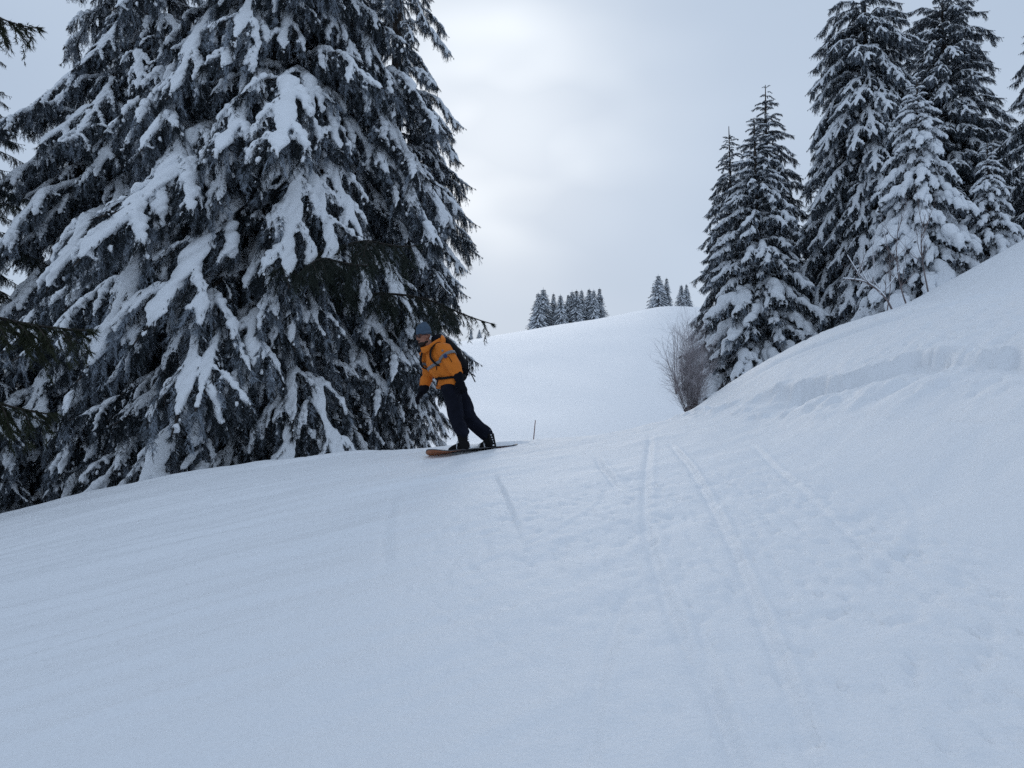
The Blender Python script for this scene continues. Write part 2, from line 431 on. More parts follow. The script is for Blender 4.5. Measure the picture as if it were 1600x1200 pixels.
# crumbled blocks below the trench and by the edge of the slope
cr = np.exp(-((h + .45) / .3) ** 2) * e
Z += cr * .15 * np.clip(fbm(X * 4.2, Y * 4.2, 71, 2), 0, 1)
D2, S2, A2, run2 = poly_dist(curve_px([(1090, 642), (1140, 628), (1200, 625), (1260, 618), (1340, 612)]))
Z += np.exp(-(D2 / .45) ** 2) * .15 * np.clip(fbm(X * 3.6, Y * 3.6, 73, 3), 0, 1)
# clods along the left edge of the piste
yc = smooth_interp(X, cx, cy)
Z += np.exp(-((Y - yc + .15) / .35) ** 2) * np.clip((-1.5 - X) / 2, 0, 1) * .11 * np.clip(fbm(X * 2.4, Y * 2.4, 77, 3) - .05, 0, 1)
Z += np.exp(-((Y - yc - 1.2) / .7) ** 2) * np.clip(1 - np.abs(X + .1) / .9, 0, 1) * .0

V = np.stack([X, Y, Z], -1).reshape(-1, 3)
nx, ny = len(gx), len(gy)
ii = (np.arange(ny - 1)[:, None] * nx + np.arange(nx - 1)[None]).ravel()
Q = np.stack([ii, ii + 1, ii + nx + 1, ii + nx], -1)
ground = link('ground', mesh_np('ground', V, Q, M_SNOW))
tag(ground, 'snow covered piste with ski tracks, banked on the right and rising to a far ridge', kind='structure')

def gz(x, y):
    """height of the built sheet"""
    i = np.clip(np.searchsorted(gx, x) - 1, 0, nx - 2); j = np.clip(np.searchsorted(gy, y) - 1, 0, ny - 2)
    fx = (x - gx[i]) / (gx[i + 1] - gx[i]); fy = (y - gy[j]) / (gy[j + 1] - gy[j])
    return float((Z[j, i] * (1 - fx) + Z[j, i + 1] * fx) * (1 - fy) + (Z[j + 1, i] * (1 - fx) + Z[j + 1, i + 1] * fx) * fy)

# ------------------------------------------------------------------ spruce branches
def nrm(v): return v / (np.linalg.norm(v, axis=-1, keepdims=True) + 1e-9)
def shoots_mesh(name, P, D, L, Wd, Fr, material):
    """every shoot is a little spray of five pointed needles tufts"""
    n = len(P); r = np.random.default_rng(len(P))
    D = nrm(D); u = nrm(np.cross(D, r.normal(size=(n, 3)))); w = np.cross(D, u)
    L = L[:, None]; Wd = Wd[:, None]
    tr = [np.stack([P - u * Wd * .5, P + u * Wd * .5, P + D * L], 1)]
    for b, s, l in ((.05, u, .62), (.22, -u, .58), (.36, w, .52), (.5, -w, .46)):
        o = P + D * L * b; d = D * .86 + s * .46
        tr.append(np.stack([o - D * Wd * .35, o + D * Wd * .5, o + d * L * l], 1))
    V = np.concatenate(tr, 0).reshape(-1, 3)
    F = np.arange(len(V)).reshape(-1, 3)
    fr = np.concatenate([np.repeat(Fr, 3)] * 5)
    return mesh_np(name, V, F, material, False, {'frost': fr})

def branch_variant(seed, L=5.0, a0=5, a1=-55, tip=15, bend=.6, nsec=34, seclen=.95, secdroop=.5, snow=1.0, shoot=.11, shw=.022, gap=.035, hang=.5,
                   voxel=.04, pad=.16, needles=None, bare=.12, subs=0, finger=(.45, .85), sm=3, flat=.8, crumb=0):
    """returns (wood, needles, snow) meshes of one snow-laden branch growing along +x"""
    r = np.random.default_rng(seed)
    wood, sn = MB(), MB(); pp, dd, ll, ff = [], [], [], []
    down = np.array([0, 0, -1.0])
    def put(c, tan, n_side, dn, sc=1.0):
        k = len(c); sd = nrm(np.cross(tan, [0, 0, 1.0]))
        for _ in range(n_side):
            s = r.choice([-1, 1], k)[:, None]
            d = tan * r.uniform(.35, 1.0, (k, 1)) + sd * s * r.uniform(.1, .9, (k, 1)) + down * r.uniform(-.15, 1.2, (k, 1)) * dn * 2.2
            pp.append(c + r.normal(0, .008, (k, 3))); dd.append(d); ll.append(shoot * sc * r.uniform(.55, 1.25, k))
            ff.append(np.clip(fro[0] * .75 + r.beta(1.2, 1.8, k) * .4, 0, 1))
    fro = [.3]
    def edge(c, tan, wv, hv):
        k = max(4, int(np.linalg.norm(np.diff(c, axis=0), axis=1).sum() / (gap * .8))); n0 = len(c)
        for s in (-1, 1):
            q = np.clip(np.linspace(0, n0 - 1, k) + r.normal(0, .2, k), 0, n0 - 1.001); a = q.astype(int); f = (q - a)[:, None]
            b = np.minimum(a + 1, n0 - 1); tn = tan[a]; sd = nrm(np.cross(tn, [0, 0, 1.0]))
            w_ = (wv[a] * (1 - f[:, 0]) + wv[b] * f[:, 0])[:, None]
            pos = c[a] * (1 - f) + c[b] * f + sd * s * w_ * r.uniform(.45, .95, (k, 1)) - down * w_ * r.uniform(-.1, 1.0, (k, 1))
            d = tn * r.uniform(.5, 1.1, (k, 1)) + sd * s * r.uniform(.3, .9, (k, 1)) + down * r.uniform(.1, .9, (k, 1))
            pp.append(pos); dd.append(d); ll.append(shoot * r.uniform(.6, 1.25, k)); ff.append(r.beta(1.0, 2.2, k))
    def bough_(M, T, Lb, nsec, seclen, padb, level):
        N = len(M); t = np.linspace(0, 1, N)
        for i in range(nsec):
            ti = min(max(.13 + .85 * (i + r.uniform(-.4, .4)) / nsec, .06), .985)
            side = 1 if i % 2 else -1
            j = ti * (N - 1); j0 = int(j); f = j - j0; j1 = min(j0 + 1, N - 1)
            c = M[j0] * (1 - f) + M[j1] * f; tn = T[j0]
            sd = nrm(np.cross([0, 0, 1.0], tn)) * side
            prof = (.30 + .70 * math.sin(math.pi * min(ti ** .75, 1))) * r.uniform(.7, 1.2)
            sl_ = seclen * prof * (1.0 if ti < .9 else .55)
            phi = math.radians(r.uniform(48, 66) - 22 * ti)
            d = tn * math.cos(phi) + sd * math.sin(phi)
            fro[0] = r.beta(1.0, 1.5)
            K = 9; pts = [c]; dr = secdroop * r.uniform(.6, 1.4)
            for k in range(K - 1):
                d = nrm(d + down * dr * .34); pts.append(pts[-1] + d * sl_ / (K - 1))
            pts = np.array(pts); tg = nrm(np.gradient(pts, axis=0))
            wood.tube(pts, np.linspace(.010, .003, K), n=3, cap=False)
            m = max(4, int(sl_ / gap)); q = np.linspace(.08, 1, m) * (K - 1); q0 = np.minimum(q.astype(int), K - 2); qf = (q - q0)[:, None]
            put(pts[q0] * (1 - qf) + pts[q0 + 1] * qf, tg[q0], 3, .35)
            for k in range(int(r.poisson(hang * sl_ * 9))):      # hanging twigs under the side shoot
                qq = r.uniform(.15, .95) * (K - 1); a = int(qq); hc = pts[a] + (pts[min(a + 1, K - 1)] - pts[a]) * (qq - a)
                hl = r.uniform(.10, .46) * (L / 5) ** .6
                hd = nrm(np.array([r.normal(0, .25), r.normal(0, .25), -1.0]) + tg[a] * .5)
                hm = max(3, int(hl / gap)); hp_ = hc + hd * np.linspace(.02, hl, hm)[:, None]
                put(hp_, np.repeat(hd[None], hm, 0), 2, .2, .85)
                if snow > 0 and subs and r.random() < .16:        # a crumb of snow caught on it
                    w = r.uniform(.02, .04); sn.tube(hp_[:2] + (0, 0, .02), w, w, n=6)
            if snow > 0 and r.random() > bare * (1.6 if ti < .3 else 1):
                e = max(int(K * r.uniform(.5, 1.0)), 3); tt = np.linspace(0, 1, e)
                wv = np.maximum(pad * snow * r.uniform(*finger) * (1 - .62 * tt) * (prof ** .3), .022 if subs else .028)
                hv = wv * r.uniform(.8, 1.15) * flat
                sn.tube(pts[:e] - down * hv[:, None] * .62 + tg[:e] * .02, wv, hv, n=8)
                edge(pts[:e], tg[:e], wv, hv)
        k0 = int(N * .3); put(M[k0:], T[k0:], 6, .35); put(M[N // 2:], T[N // 2:], 4, .3)
        put(np.repeat(M[-1:], 10, 0), np.repeat(T[-1:], 10, 0), 1, .3, 1.3)
        if snow > 0:
            i0, i1 = r.integers(1, 4), N - r.integers(1, 3)
            # ribbons of snow, broken here and there where it slid off
            cuts = [i0]
            if subs and N > 16 and r.random() < .6: cuts.append(int(r.uniform(.35, .75) * N))
            cuts.append(i1)
            for c0_, c1_ in zip(cuts[:-1], cuts[1:]):
                c1_ = c1_ - (1 if c1_ != i1 else 0)
                if c1_ - c0_ < 3: continue
                ts = t[c0_:c1_]; wv = padb * snow * (.55 + .75 * np.sin(np.pi * np.clip(ts * .95, 0, 1)) ** .8) * (1 + .28 * np.sin(ts * r.uniform(14, 24) * (1.5 if subs else 1) + r.uniform(0, 6)))
                wv[-1] *= .6; hv = wv * flat
                sn.tube(M[c0_:c1_] - down * hv[:, None] * .60, wv, hv, n=10)
                edge(M[c0_:c1_], T[c0_:c1_], wv, hv)
    N = 26; t = np.linspace(0, 1, N)
    ang = np.radians(a0 + (a1 - a0) * np.clip(t / bend, 0, 1) ** 1.3 + tip * np.clip((t - .75) / .25, 0, 1)) + .10 * np.sin(t * 9 + r.uniform(0, 6))
    yaw = .22 * np.sin(t * 3.2 + r.uniform(0, 6)) * t
    st = np.stack([np.cos(ang) * np.cos(yaw), np.cos(ang) * np.sin(yaw), np.sin(ang)], 1) * L / (N - 1)
    M = np.vstack([[0, 0, 0], np.cumsum(st, 0)[:-1]]); T = nrm(np.gradient(M, axis=0))
    wood.tube(M, (.010 + .034 * (1 - t)) * (L / 5) ** .6, n=5, cap=False)
    bough_(M, T, L, nsec, seclen, pad, 0)
    for k in range(subs):
        ti = .16 + .66 * (k + r.uniform(-.3, .3)) / max(subs - 1, 1); ti = max(.1, ti); j0 = int(ti * (N - 1)); side = 1 if k % 2 else -1
        tn = T[j0]; sd = nrm(np.cross([0, 0, 1.0], tn)) * side; phi = math.radians(r.uniform(34, 56))
        d = nrm(tn * math.cos(phi) + sd * math.sin(phi) + np.array([0, 0, .15])); Ls = L * r.uniform(.24, .36) * (1.08 - .5 * ti)
        n = 15; pts = [M[j0]]; dr = r.uniform(.05, .13)
        for q in range(n - 1):
            d = nrm(d + down * dr + sd * r.normal(0, .03)); pts.append(pts[-1] + d * Ls / (n - 1))
        pts = np.array(pts); wood.tube(pts, np.linspace(.018, .005, n), n=4, cap=False)
        bough_(pts, nrm(np.gradient(pts, axis=0)), Ls, int(Ls / .105), seclen * .8, pad * .72, 1)
    pp = np.concatenate(pp); dd = np.concatenate(dd); ll = np.concatenate(ll); ff = np.concatenate(ff)
    wm = wood.mesh('branch', M_WOOD)
    nm = shoots_mesh('needles', pp, dd, ll, np.full(len(ll), shw) * np.clip(ll / shoot, .7, 1.2), ff, needles or M_NEED)
    sm_ = fused(sn, 'branch_snow', M_TSNOW, voxel, sm, [(3.2, .05 * snow, seed), (11, .022 + .034 * crumb, seed + 1), (24, .010 + .022 * crumb, seed + 2)]) if snow > 0 else None
    return wm, nm, sm_

def joined(trip, name):
    """one mesh of a branch: wood, needles and snow as material slots"""
    V, F, MI, A, mats, off = [], [], [], [], [], 0
    loops, tots = [], []
    for k, me in enumerate(trip):
        if me is None: continue
        n = len(me.vertices); v = np.empty(n * 3, np.float32); me.vertices.foreach_get('co', v); V.append(v.reshape(-1, 3))
        li = np.empty(len(me.loops), np.int32); me.loops.foreach_get('vertex_index', li); loops.append(li + off)
        lt = np.empty(len(me.polygons), np.int32); me.polygons.foreach_get('loop_total', lt); tots.append(lt)
        MI.append(np.full(len(lt), len(mats), np.int32)); mats.append(me.materials[0])
        a = np.zeros(n, np.float32)
        if 'frost' in me.attributes: me.attributes['frost'].data.foreach_get('value', a)
        A.append(a); off += n
    me = bpy.data.meshes.new(name); V = np.concatenate(V); loops = np.concatenate(loops); tots = np.concatenate(tots)
    me.vertices.add(len(V)); me.vertices.foreach_set('co', V.ravel()); me.loops.add(len(loops)); me.polygons.add(len(tots))
    me.loops.foreach_set('vertex_index', loops); me.polygons.foreach_set('loop_start', np.r_[0, np.cumsum(tots)[:-1]].astype(np.int32))
    mi = np.concatenate(MI)
    for m in mats: me.materials.append(m)
    me.polygons.foreach_set('material_index', mi)
    me.polygons.foreach_set('use_smooth', np.array([m is not trip[1].materials[0] for m in mats])[mi])
    at_ = me.attributes.new('frost', 'FLOAT', 'POINT'); at_.data.foreach_set('value', np.concatenate(A))
    me.update(calc_edges=True)
    return me

def trunk_mesh(h, r0, seed):
    r = np.random.default_rng(seed); N = 22; t = np.linspace(0, 1, N)
    P = np.stack([.05 * np.sin(t * 5 + seed), .05 * np.cos(t * 4 + seed), -1.2 + t * (h + 1.2)], 1)
    rad = r0 * (1 - t) ** .9 + .012; rad[:3] *= (1.5, 1.3, 1.1)
    mb = MB(); mb.tube(P, rad, n=12, cap=False)
    return mb.mesh('trunk', M_BARK)

def inst(name, me, parent, loc, rz, pitch, sc, roll=0):
    o = link(name, me, parent)
    o.location = loc; o.rotation_mode = 'XYZ'; o.rotation_euler = (roll, pitch, rz); o.scale = (sc, sc, sc)
    return o

def spruce(name, label, group, base, h, radius, sets, seed, step=.4, per=6, z0=.3, r0=.22, ref=5.0, prof=None, split=False, pitch=(-6, 8), shape=.75, top_step=None, keep=None, cat='tree', nmax=298, lmin=.72, lenf=None):
    """sets: function (t, rng) -> list of branch variants to choose from"""
    r = random.Random(seed)
    root = bpy.data.objects.new(name, None); col.objects.link(root); root.location = base
    root.rotation_euler = (0, 0, 0)
    tag(root, label, cat, group)
    link('trunk', trunk_mesh(h, r0, seed), root)
    z = z0; az = r.uniform(0, 6.28); n = 0
    while z < h * .985 and n < nmax:
        t = z / h
        rad = radius * ((1 - t) ** shape) if prof is None else prof(t)
        k = max(3, int(round(per * (1 - .25 * t) + r.uniform(-.6, .6))))
        for i in range(k):
            a = az + i * 6.283 / k + r.uniform(-.28, .28)
            if keep and not keep(a % 6.2832, z): continue
            if n >= nmax: break
            va = r.choice(sets(t, r))
            l = rad * 1.22 * r.uniform(lmin, 1.12); l = max(l, .22) * (lenf(a, z) if lenf else 1)
            s = l / ref
            p = math.radians(r.uniform(*pitch) - 34 * max(0, t - .72) / .28)
            loc = (0, 0, z + r.uniform(-.5, .5) * step)
            if split:
                b = inst('branch', va[0], root, loc, a, p, s, r.uniform(-.25, .25))
                link('needles', va[1], b)
                if va[2]: link('snow_load', va[2], b)
            else:
                inst('branch', va, root, loc, a, p, s, r.uniform(-.25, .25))
            n += 1
        st = step if (top_step is None or t < .52) else top_step
        z += st * r.uniform(.85, 1.15) * (.55 + .45 * (1 - t)) if top_step is None else st * r.uniform(.85, 1.15)
        az += 2.4 + r.uniform(-.3, .3)
    return root

# --- sets of branch shapes
BIG = [branch_variant(100 + k, 5.0, a0=random.uniform(-4, 12), a1=random.uniform(-72, -48), tip=random.uniform(6, 22), bend=random.uniform(.45, .72), nsec=40, seclen=random.uniform(.5, .7), subs=7, finger=(.26, .56),
                      secdroop=random.uniform(.6, 1.0), snow=random.uniform(.85, 1.2), pad=.108, hang=.9, bare=.22, voxel=.030, sm=1, shoot=.12, shw=.0125, flat=.58, crumb=1, gap=.041) for k in range(8)]
BIGL = [branch_variant(140 + k, 5.0, a0=8, a1=-45, tip=20, bend=.75, nsec=40, seclen=.64, subs=6, finger=(.24, .5), secdroop=.9, snow=.66, pad=.115, bare=.4, hang=1.0, voxel=.03, sm=1, shoot=.12, shw=.0125, flat=.65, crumb=1) for k in range(3)]
BIGB = [joined(v, 'branch') for v in BIG[:4]]
BIGLB = [joined(v, 'branch') for v in BIGL]
DARK = [branch_variant(160 + k, 5.0, a0=6, a1=-26, tip=14, bend=.8, nsec=34, seclen=.62, subs=5, secdroop=.6, snow=0, needles=M_NEED_D, hang=.8, shoot=.11, shw=.012) for k in range(2)]
GREEN = [branch_variant(170 + k, 2.6, a0=2, a1=-30, tip=20, bend=.8, nsec=24, seclen=.62, secdroop=.4, snow=0, needles=M_NEED_G, hang=.6, shoot=.10, shw=.016, gap=.028) for k in range(2)]
SM = [joined(branch_variant(200 + k, 2.0, a0=random.uniform(0, 12), a1=random.uniform(-50, -30), tip=18, bend=.7, nsec=26, seclen=.42, subs=3, finger=(.4, .7), secdroop=.6, snow=1.0, pad=.075, shoot=.085, shw=.018, gap=.04, hang=.6, voxel=.022, sm=2), 'branch') for k in range(4)]
SMH = [joined(branch_variant(230 + k, 2.0, a0=random.uniform(0, 10), a1=random.uniform(-58, -40), tip=12, bend=.65, nsec=24, seclen=.42, subs=3, finger=(.5, .8), secdroop=.7, snow=1.25, pad=.095, shoot=.085, shw=.018, gap=.045, hang=.5, voxel=.024, bare=.06, sm=2), 'branch') for k in range(4)]

# --- the big spruces on the left
def put_at(px, y, dz=0.0):
    x = (px - 800) / FPX * y * cp
    return (x, y, gz(x, y) + dz)
def front(a, z): return True
bigprof = lambda R0, h: (lambda t: R0 * (1 - t) ** .62 if t > .04 else R0 * .95)
G_BIG = 'tall snow laden spruces left of the piste'
A_ = put_at(425, 17)
def openA(a, z):        # under the crown, towards the rider, the low boughs are gone and the trunk shows
    d = (a - math.radians(-58) + math.pi) % (2 * math.pi) - math.pi
    e = (a + math.pi) % (2 * math.pi) - math.pi
    if z < 2.6 and -.75 < e < .5: return False
    return not (z < 3.3 and abs(d) < .62 and (int(z * 37 + a * 91) % 6))
def lenA(a, z):
    e = (a + math.pi) % (2 * math.pi) - math.pi
    f = 1.0
    if -.95 < e < .95 and z < 9.5: f = .40 + .060 * z
    if -1.5 < e < -.55 and z < 6.5: f = min(f, .52 + .07 * z)
    return f
treeA = spruce('spruce_tree', 'hugest spruce, directly behind the snowboarder, with thick snow on drooping boughs', G_BIG, A_, 25, 5.3, lambda t, r: BIG if r.random() < .8 else BIGL, 1,
               step=.35, per=7.6, z0=.5, r0=.36, prof=bigprof(5.9, 25), split=True, top_step=1.5, keep=openA, lmin=.55, lenf=lenA)
treeB = spruce('spruce_tree', 'tall spruce closing the right side of the big left clump above the backpack', G_BIG, put_at(618, 21), 23, 2.7, lambda t, r: BIGB if r.random() < .6 else BIGLB, 2,
               step=.36, per=6.5, z0=.6, r0=.28, prof=lambda t: 2.9 * (1 - t) ** .62 * min(1, .34 + 2.2 * t), top_step=.8)
treeC = spruce('spruce_tree', 'broad snow laden spruce making the left shoulder of the big clump', G_BIG, put_at(215, 20), 24, 4.6, lambda t, r: BIGB if r.random() < .8 else BIGLB, 3,
               step=.42, per=7, z0=.4, r0=.30, prof=bigprof(5.0, 24), top_step=.8)
DARKB = [joined(v, 'branch') for v in DARK]
treeD = spruce('spruce_tree', 'thin open spruce cut by the left edge of the photo', G_BIG, put_at(-85, 18), 14, 2.6, lambda t, r: BIGLB if t < .45 else DARKB, 4,
               step=.5, per=5, z0=.6, r0=.2, prof=bigprof(2.9, 14), pitch=(-10, 4))
# --- the wood on the right behind the bank
G_R = 'snowy spruces behind the bank on the right'
def right_tree(label, px, y, top_py, radius, sets, seed, **kw):
    b = put_at(px, y, -.1); h = at(px, top_py, y).z - b[2]
    return spruce('spruce_tree', label, G_R, b, h, radius, sets, seed, ref=kw.pop('ref', 2.0), r0=.05 + .012 * h, **kw)
right_tree('slim dark spruce behind the bare bush, leftmost of the right wood', 1146, 27, 198, 2.3, lambda t, r: BIGLB + BIGB[:2], 11, step=.32, per=7.5, ref=5.0, z0=1.7)
right_tree('bright snowy spruce in front of the two taller ones right of the bush', 1188, 22, 185, 2.35, lambda t, r: SM if t > .45 else SMH + SM, 12, step=.32, per=7.5, shape=.7)
right_tree('spruce with the highest pointed tip of the trio beside the bush', 1207, 25, 133, 2.9, lambda t, r: BIGLB + BIGB, 13, step=.34, per=7.5, ref=5.0)
right_tree('tall spruce with long drooping boughs at the gap in the right wood', 1368, 22, -150, 2.8, lambda t, r: BIGLB + BIGB[:1] if t > .65 else BIGB, 14, step=.33, per=8.5, shape=.55, ref=5.0)
right_tree('tall dark spruce standing highest behind the plump white spruce', 1494, 27, -90, 3.4, lambda t, r: BIGLB + BIGB[:1], 15, step=.34, per=8, shape=.7, ref=5.0, pitch=(-18, -2))
right_tree('plump white spruce buried in snow above the bank', 1446, 17.5, 122, 1.7, lambda t, r: SMH, 16, step=.24, per=8)
right_tree('small rounded spruce coated white near the right edge', 1556, 17.5, 225, 1.0, lambda t, r: SMH, 17, step=.22, per=7)
right_tree('spruce at the right photo edge showing only its branch tips', 1680, 20, -60, 2.2, lambda t, r: BIGLB, 18, step=.42, per=6, shape=.6, ref=5.0)
right_tree('dark spruce deep in shade between the trio and the tall drooping one', 1290, 30, 250, 1.7, lambda t, r: BIGLB + DARKB, 19, step=.42, per=7, ref=5.0)
# --- single boughs, dead twigs and stubs that stand out on the big tree
def bough(root, va, px_from, px_to, y_to, z_at, sc_ref=5.0, roll=0, up=0):
    """an extra branch of root: starts on its trunk at height z_at and ends near the sight line of px_to"""
    p = at(px_to[0], px_to[1], y_to); b = Vector(root.location)
    d = p - Vector((b.x, b.y, z_at)); hor = math.hypot(d.x, d.y)
    s = d.length / sc_ref * 1.06
    o = inst('branch', va[0], root, (0, 0, z_at - b.z), math.atan2(d.y, d.x), -math.atan2(d.z, hor) - up, s, roll)
    link('needles', va[1], o)
    if va[2]: link('snow_load', va[2], o)
    return o
bough(treeA, DARK[0], None, (655, 452), 13.2, 4.4, up=R(18))
bough(treeA, DARK[1], None, (560, 500), 12.6, 4.0, up=R(20))
bough(treeA, DARK[1], None, (752, 494), 15.0, 4.2, up=R(9))
rr = random.Random(5)
ta = Vector(treeA.location)
for k in range(26):       # bare snowy twigs low on the trunk
    z = rr.uniform(.7, 3.6); a = rr.uniform(-1.9, .2); l = rr.uniform(1.0, 3.0)
    n = 8; t = np.linspace(0, 1, n); dr = rr.uniform(-.35, .25)
    P = np.stack([t * l, .12 * np.sin(t * 5 + k) * l * .3, l * (dr * t - .22 * t * t) + .05 * np.sin(t * 9 + k)], 1)
    mb = MB(); mb.tube(P, np.linspace(.022, .006, n), n=5, cap=False)
    for q in range(5):
        i = rr.randrange(2, n - 1); s_ = rr.choice([-1, 1]); ll = rr.uniform(.2, .6)
        e = P[i] + np.array([ll * .7, s_ * ll * .6, rr.uniform(-.3, .1) * ll])
        mb.tube(np.array([P[i], (P[i] + e) / 2 + (0, 0, .03), e]), [.008, .006, .003], n=4, cap=False)
    o = link('dead_branch', mb.mesh('dead_branch', M_WOOD), treeA)
    o.location = (0, 0, z); o.rotation_euler = (0, 0, a)
    if k % 3 != 2:
        ms = MB(); i1 = rr.randrange(5, n + 1); w = np.linspace(.05, .018, i1) * rr.uniform(.8, 1.3)
        ms.tube(P[:i1] + np.array([0, 0, .03]), w, w * .8, n=7)
        link('snow_load', ms.mesh('snow_load', M_TSNOW), o)
for k in range(9):
    mb = MB(); z = .9 + k * .36 + rr.uniform(-.1, .1); a = rr.uniform(-2.2, -.9); l = rr.uniform(.36, .52)
    mb.tube(np.array([[.2, 0, 0], [l, 0, .02]]), [.075, .06], n=9, cap=False)
    o = link('branch_stub', mb.mesh('branch_stub', M_STUB), treeA); o.location = (0, 0, z); o.rotation_euler = (0, 0, a)

# --- the spruce standing close on the left, of which a few green boughs reach into view
def put_xy(x, y, dz=0): return (x, y, gz(x, y) + dz)
GREENB = [joined(v, 'branch') for v in GREEN]
treeF = spruce('spruce_tree', 'nearest spruce at the left edge, brown green boughs without snow', G_BIG, put_xy(-8.9, 9.0), 13, 2.4, lambda t, r: GREENB, 6, step=.5, per=5, z0=1.2, r0=.17, ref=2.6,
               keep=lambda a, z: math.cos(a - .4) < .1)
for (px, py, y, z, up) in ((112, 468, 8.9, 2.65, 6), (58, 600, 8.7, 2.1, 6), (32, 8, 9.0, 6.9, 10)):
    bough(treeF, GREEN[rr.randrange(2)], None, (px, py), y, z, sc_ref=2.6, up=R(up))

# --- bare bush by the end of the bank
def twig_system(base, n, height, spread, seed, lean=(0, 0), r0=.012, sub=5, sub2=3):
    r = random.Random(seed); main, fine = MB(), MB()
    for k in range(n):
        a = r.uniform(0, 6.283); u_ = r.random() ** .6; s = spread * u_; l = height * r.uniform(.7, 1.05) * (1.05 - .38 * u_ ** 2)
        N = 7; t = np.linspace(0, 1, N)
        ex = np.array([math.cos(a) * s + lean[0], math.sin(a) * s + lean[1]])
        P = np.stack([ex[0] * l * t ** 1.15 + .03 * np.sin(t * 7 + k), ex[1] * l * t ** 1.15 + .03 * np.cos(t * 6 + k), l * (t - .28 * s * t * t) / (1 + .35 * s)], 1)
        P[:, :2] += np.array([r.uniform(-.1, .1), r.uniform(-.1, .1)])
        main.tube(P, np.linspace(r0, r0 * .3, N), n=4, cap=False)
        for q in range(sub):
            i = r.randrange(2, N); d = nrm(P[i] - P[i - 1] + np.array([r.gauss(0, .12), r.gauss(0, .12), r.gauss(.03, .08)])); ll = l * r.uniform(.14, .34)
            e = P[i] + d * ll; m = (P[i] + e) / 2 + np.array([r.gauss(0, .02), r.gauss(0, .02), 0])
            fine.tube(np.array([P[i], m, e]), [r0 * .4, r0 * .3, r0 * .18], n=3, cap=False)
            for w in range(sub2):
                f = r.random(); b0 = P[i] * (1 - f) + e * f; d2 = nrm(d + np.array([r.gauss(0, .5), r.gauss(0, .5), r.gauss(.1, .3)])); 
                fine.tube(np.array([b0, b0 + d2 * ll * .3, b0 + d2 * ll * .55 + (0, 0, .01)]), [r0 * .28, r0 * .22, r0 * .14], n=3, cap=False)
    return main, fine
M_BUSHF = mat('frosted_bush_twigs', (.42, .39, .41), .85, var=(5, .45))
p = put_at(1083, 15.5, -.25)
bush = bpy.data.objects.new('bare_bush', None); col.objects.link(bush); bush.location = p
tag(bush, 'bare reddish brown bush fanning out where the right bank ends', 'bush')
zt = at(1083, 500, 15.5).z - p[2]
mn, fn = twig_system(p, 90, zt * .88, .36, 3, lean=(-.03, 0), r0=.0048, sub=9, sub2=5)
link('stems', mn.mesh('stems', M_BUSH), bush); link('twigs', fn.mesh('twigs', M_BUSHF), bush)
p = put_at(1057, 60, -.1)
sh = bpy.data.objects.new('bare_shrub', None); col.objects.link(sh); sh.location = p
tag(sh, 'small bare shrub poking from the far slope above the bush', 'shrub')
mn, fn = twig_system(p, 6, at(1057, 505, 60).z - p[2], .3, 4, r0=.03, sub=4, sub2=2)
link('stems', mn.mesh('stems', M_BUSH), sh); link('twigs', fn.mesh('twigs', M_BUSH), sh)

# --- bare saplings on the bank
def sapling(label, pts, y, r0, seed, snowy=0, sub=9):
    r = random.Random(seed); W_ = [np.array(at(px, py, y + dy)) for (px, py, dy) in pts]
    t = np.linspace(0, len(W_) - 1, 16); k = np.arange(len(W_))
    P = np.stack([np.interp(t, k, [w[i] for w in W_]) for i in range(3)], 1)
    for _ in range(4): P[1:-1] = .25 * P[:-2] + .5 * P[1:-1] + .25 * P[2:]
    g = gz(P[0, 0], P[0, 1]); b = P[0].copy(); b[2] = g
    P -= b; P[0, 2] = -.15
    root = bpy.data.objects.new('bare_sapling', None); col.objects.link(root); root.location = b
    tag(root, label, 'sapling', 'bare saplings on the right bank')
    st, tw, sn = MB(), MB(), MB()
    st.tube(P, np.linspace(r0, r0 * .3, 16), n=6, cap=False)
    for q in range(sub):
        i = r.randrange(5, 15); d = nrm(nrm(P[i] - P[i - 1]) * .8 + np.array([r.gauss(0, .6), r.gauss(0, .3), r.uniform(.1, .6)])); ll = r.uniform(.25, .75)
        n = 6; s = np.linspace(0, 1, n)[:, None]
        C = P[i] + d * ll * s + np.array([0, 0, .12 * ll]) * s ** 2 + r.gauss(0, .03) * np.sin(s * 4)
        tw.tube(C, np.linspace(r0 * .5, r0 * .15, n), n=4, cap=False)
        for w in range(3):
            j = r.randrange(1, n); d2 = nrm(d + np.array([r.gauss(0, .6), r.gauss(0, .3), r.uniform(0, .6)]))
            tw.tube(np.array([C[j], C[j] + d2 * ll * .4]), [r0 * .25, r0 * .12], n=3, cap=False)
        if snowy: sn.tube(C[1:] + (0, 0, .018), np.linspace(.015, .008, n - 1), np.linspace(.013, .007, n - 1), n=6)
    link('stem', st.mesh('stem', M_BUSH), root); link('twigs', tw.mesh('twigs', M_BUSH), root)
    if snowy:
        sn.tube(P[5:] + (0, 0, .022), np.linspace(.024, .011, 11), np.linspace(.02, .010, 11), n=7)
        link('snow_load', sn.mesh('snow_load', M_TSNOW), root)
sapling('snow lined sapling bent low to the left over the bank', [(1397, 492, 0), (1388, 470, 0), (1372, 452, -.1), (1350, 438, -.2), (1318, 436, -.3)], 14.6, .020, 1, 1, 9)
sapling('upright bare sapling in the middle of the bank shrubs', [(1420, 486, 0), (1410, 460, 0), (1402, 425, 0), (1400, 385, .1), (1405, 340, .1)], 14.7, .017, 2, 0, 8)
sapling('crooked bare sapling nearest the plump white spruce', [(1453, 470, 0), (1447, 440, 0), (1440, 405, 0), (1438, 370, .1), (1446, 335, .2)], 14.8, .018, 3, 0, 9)
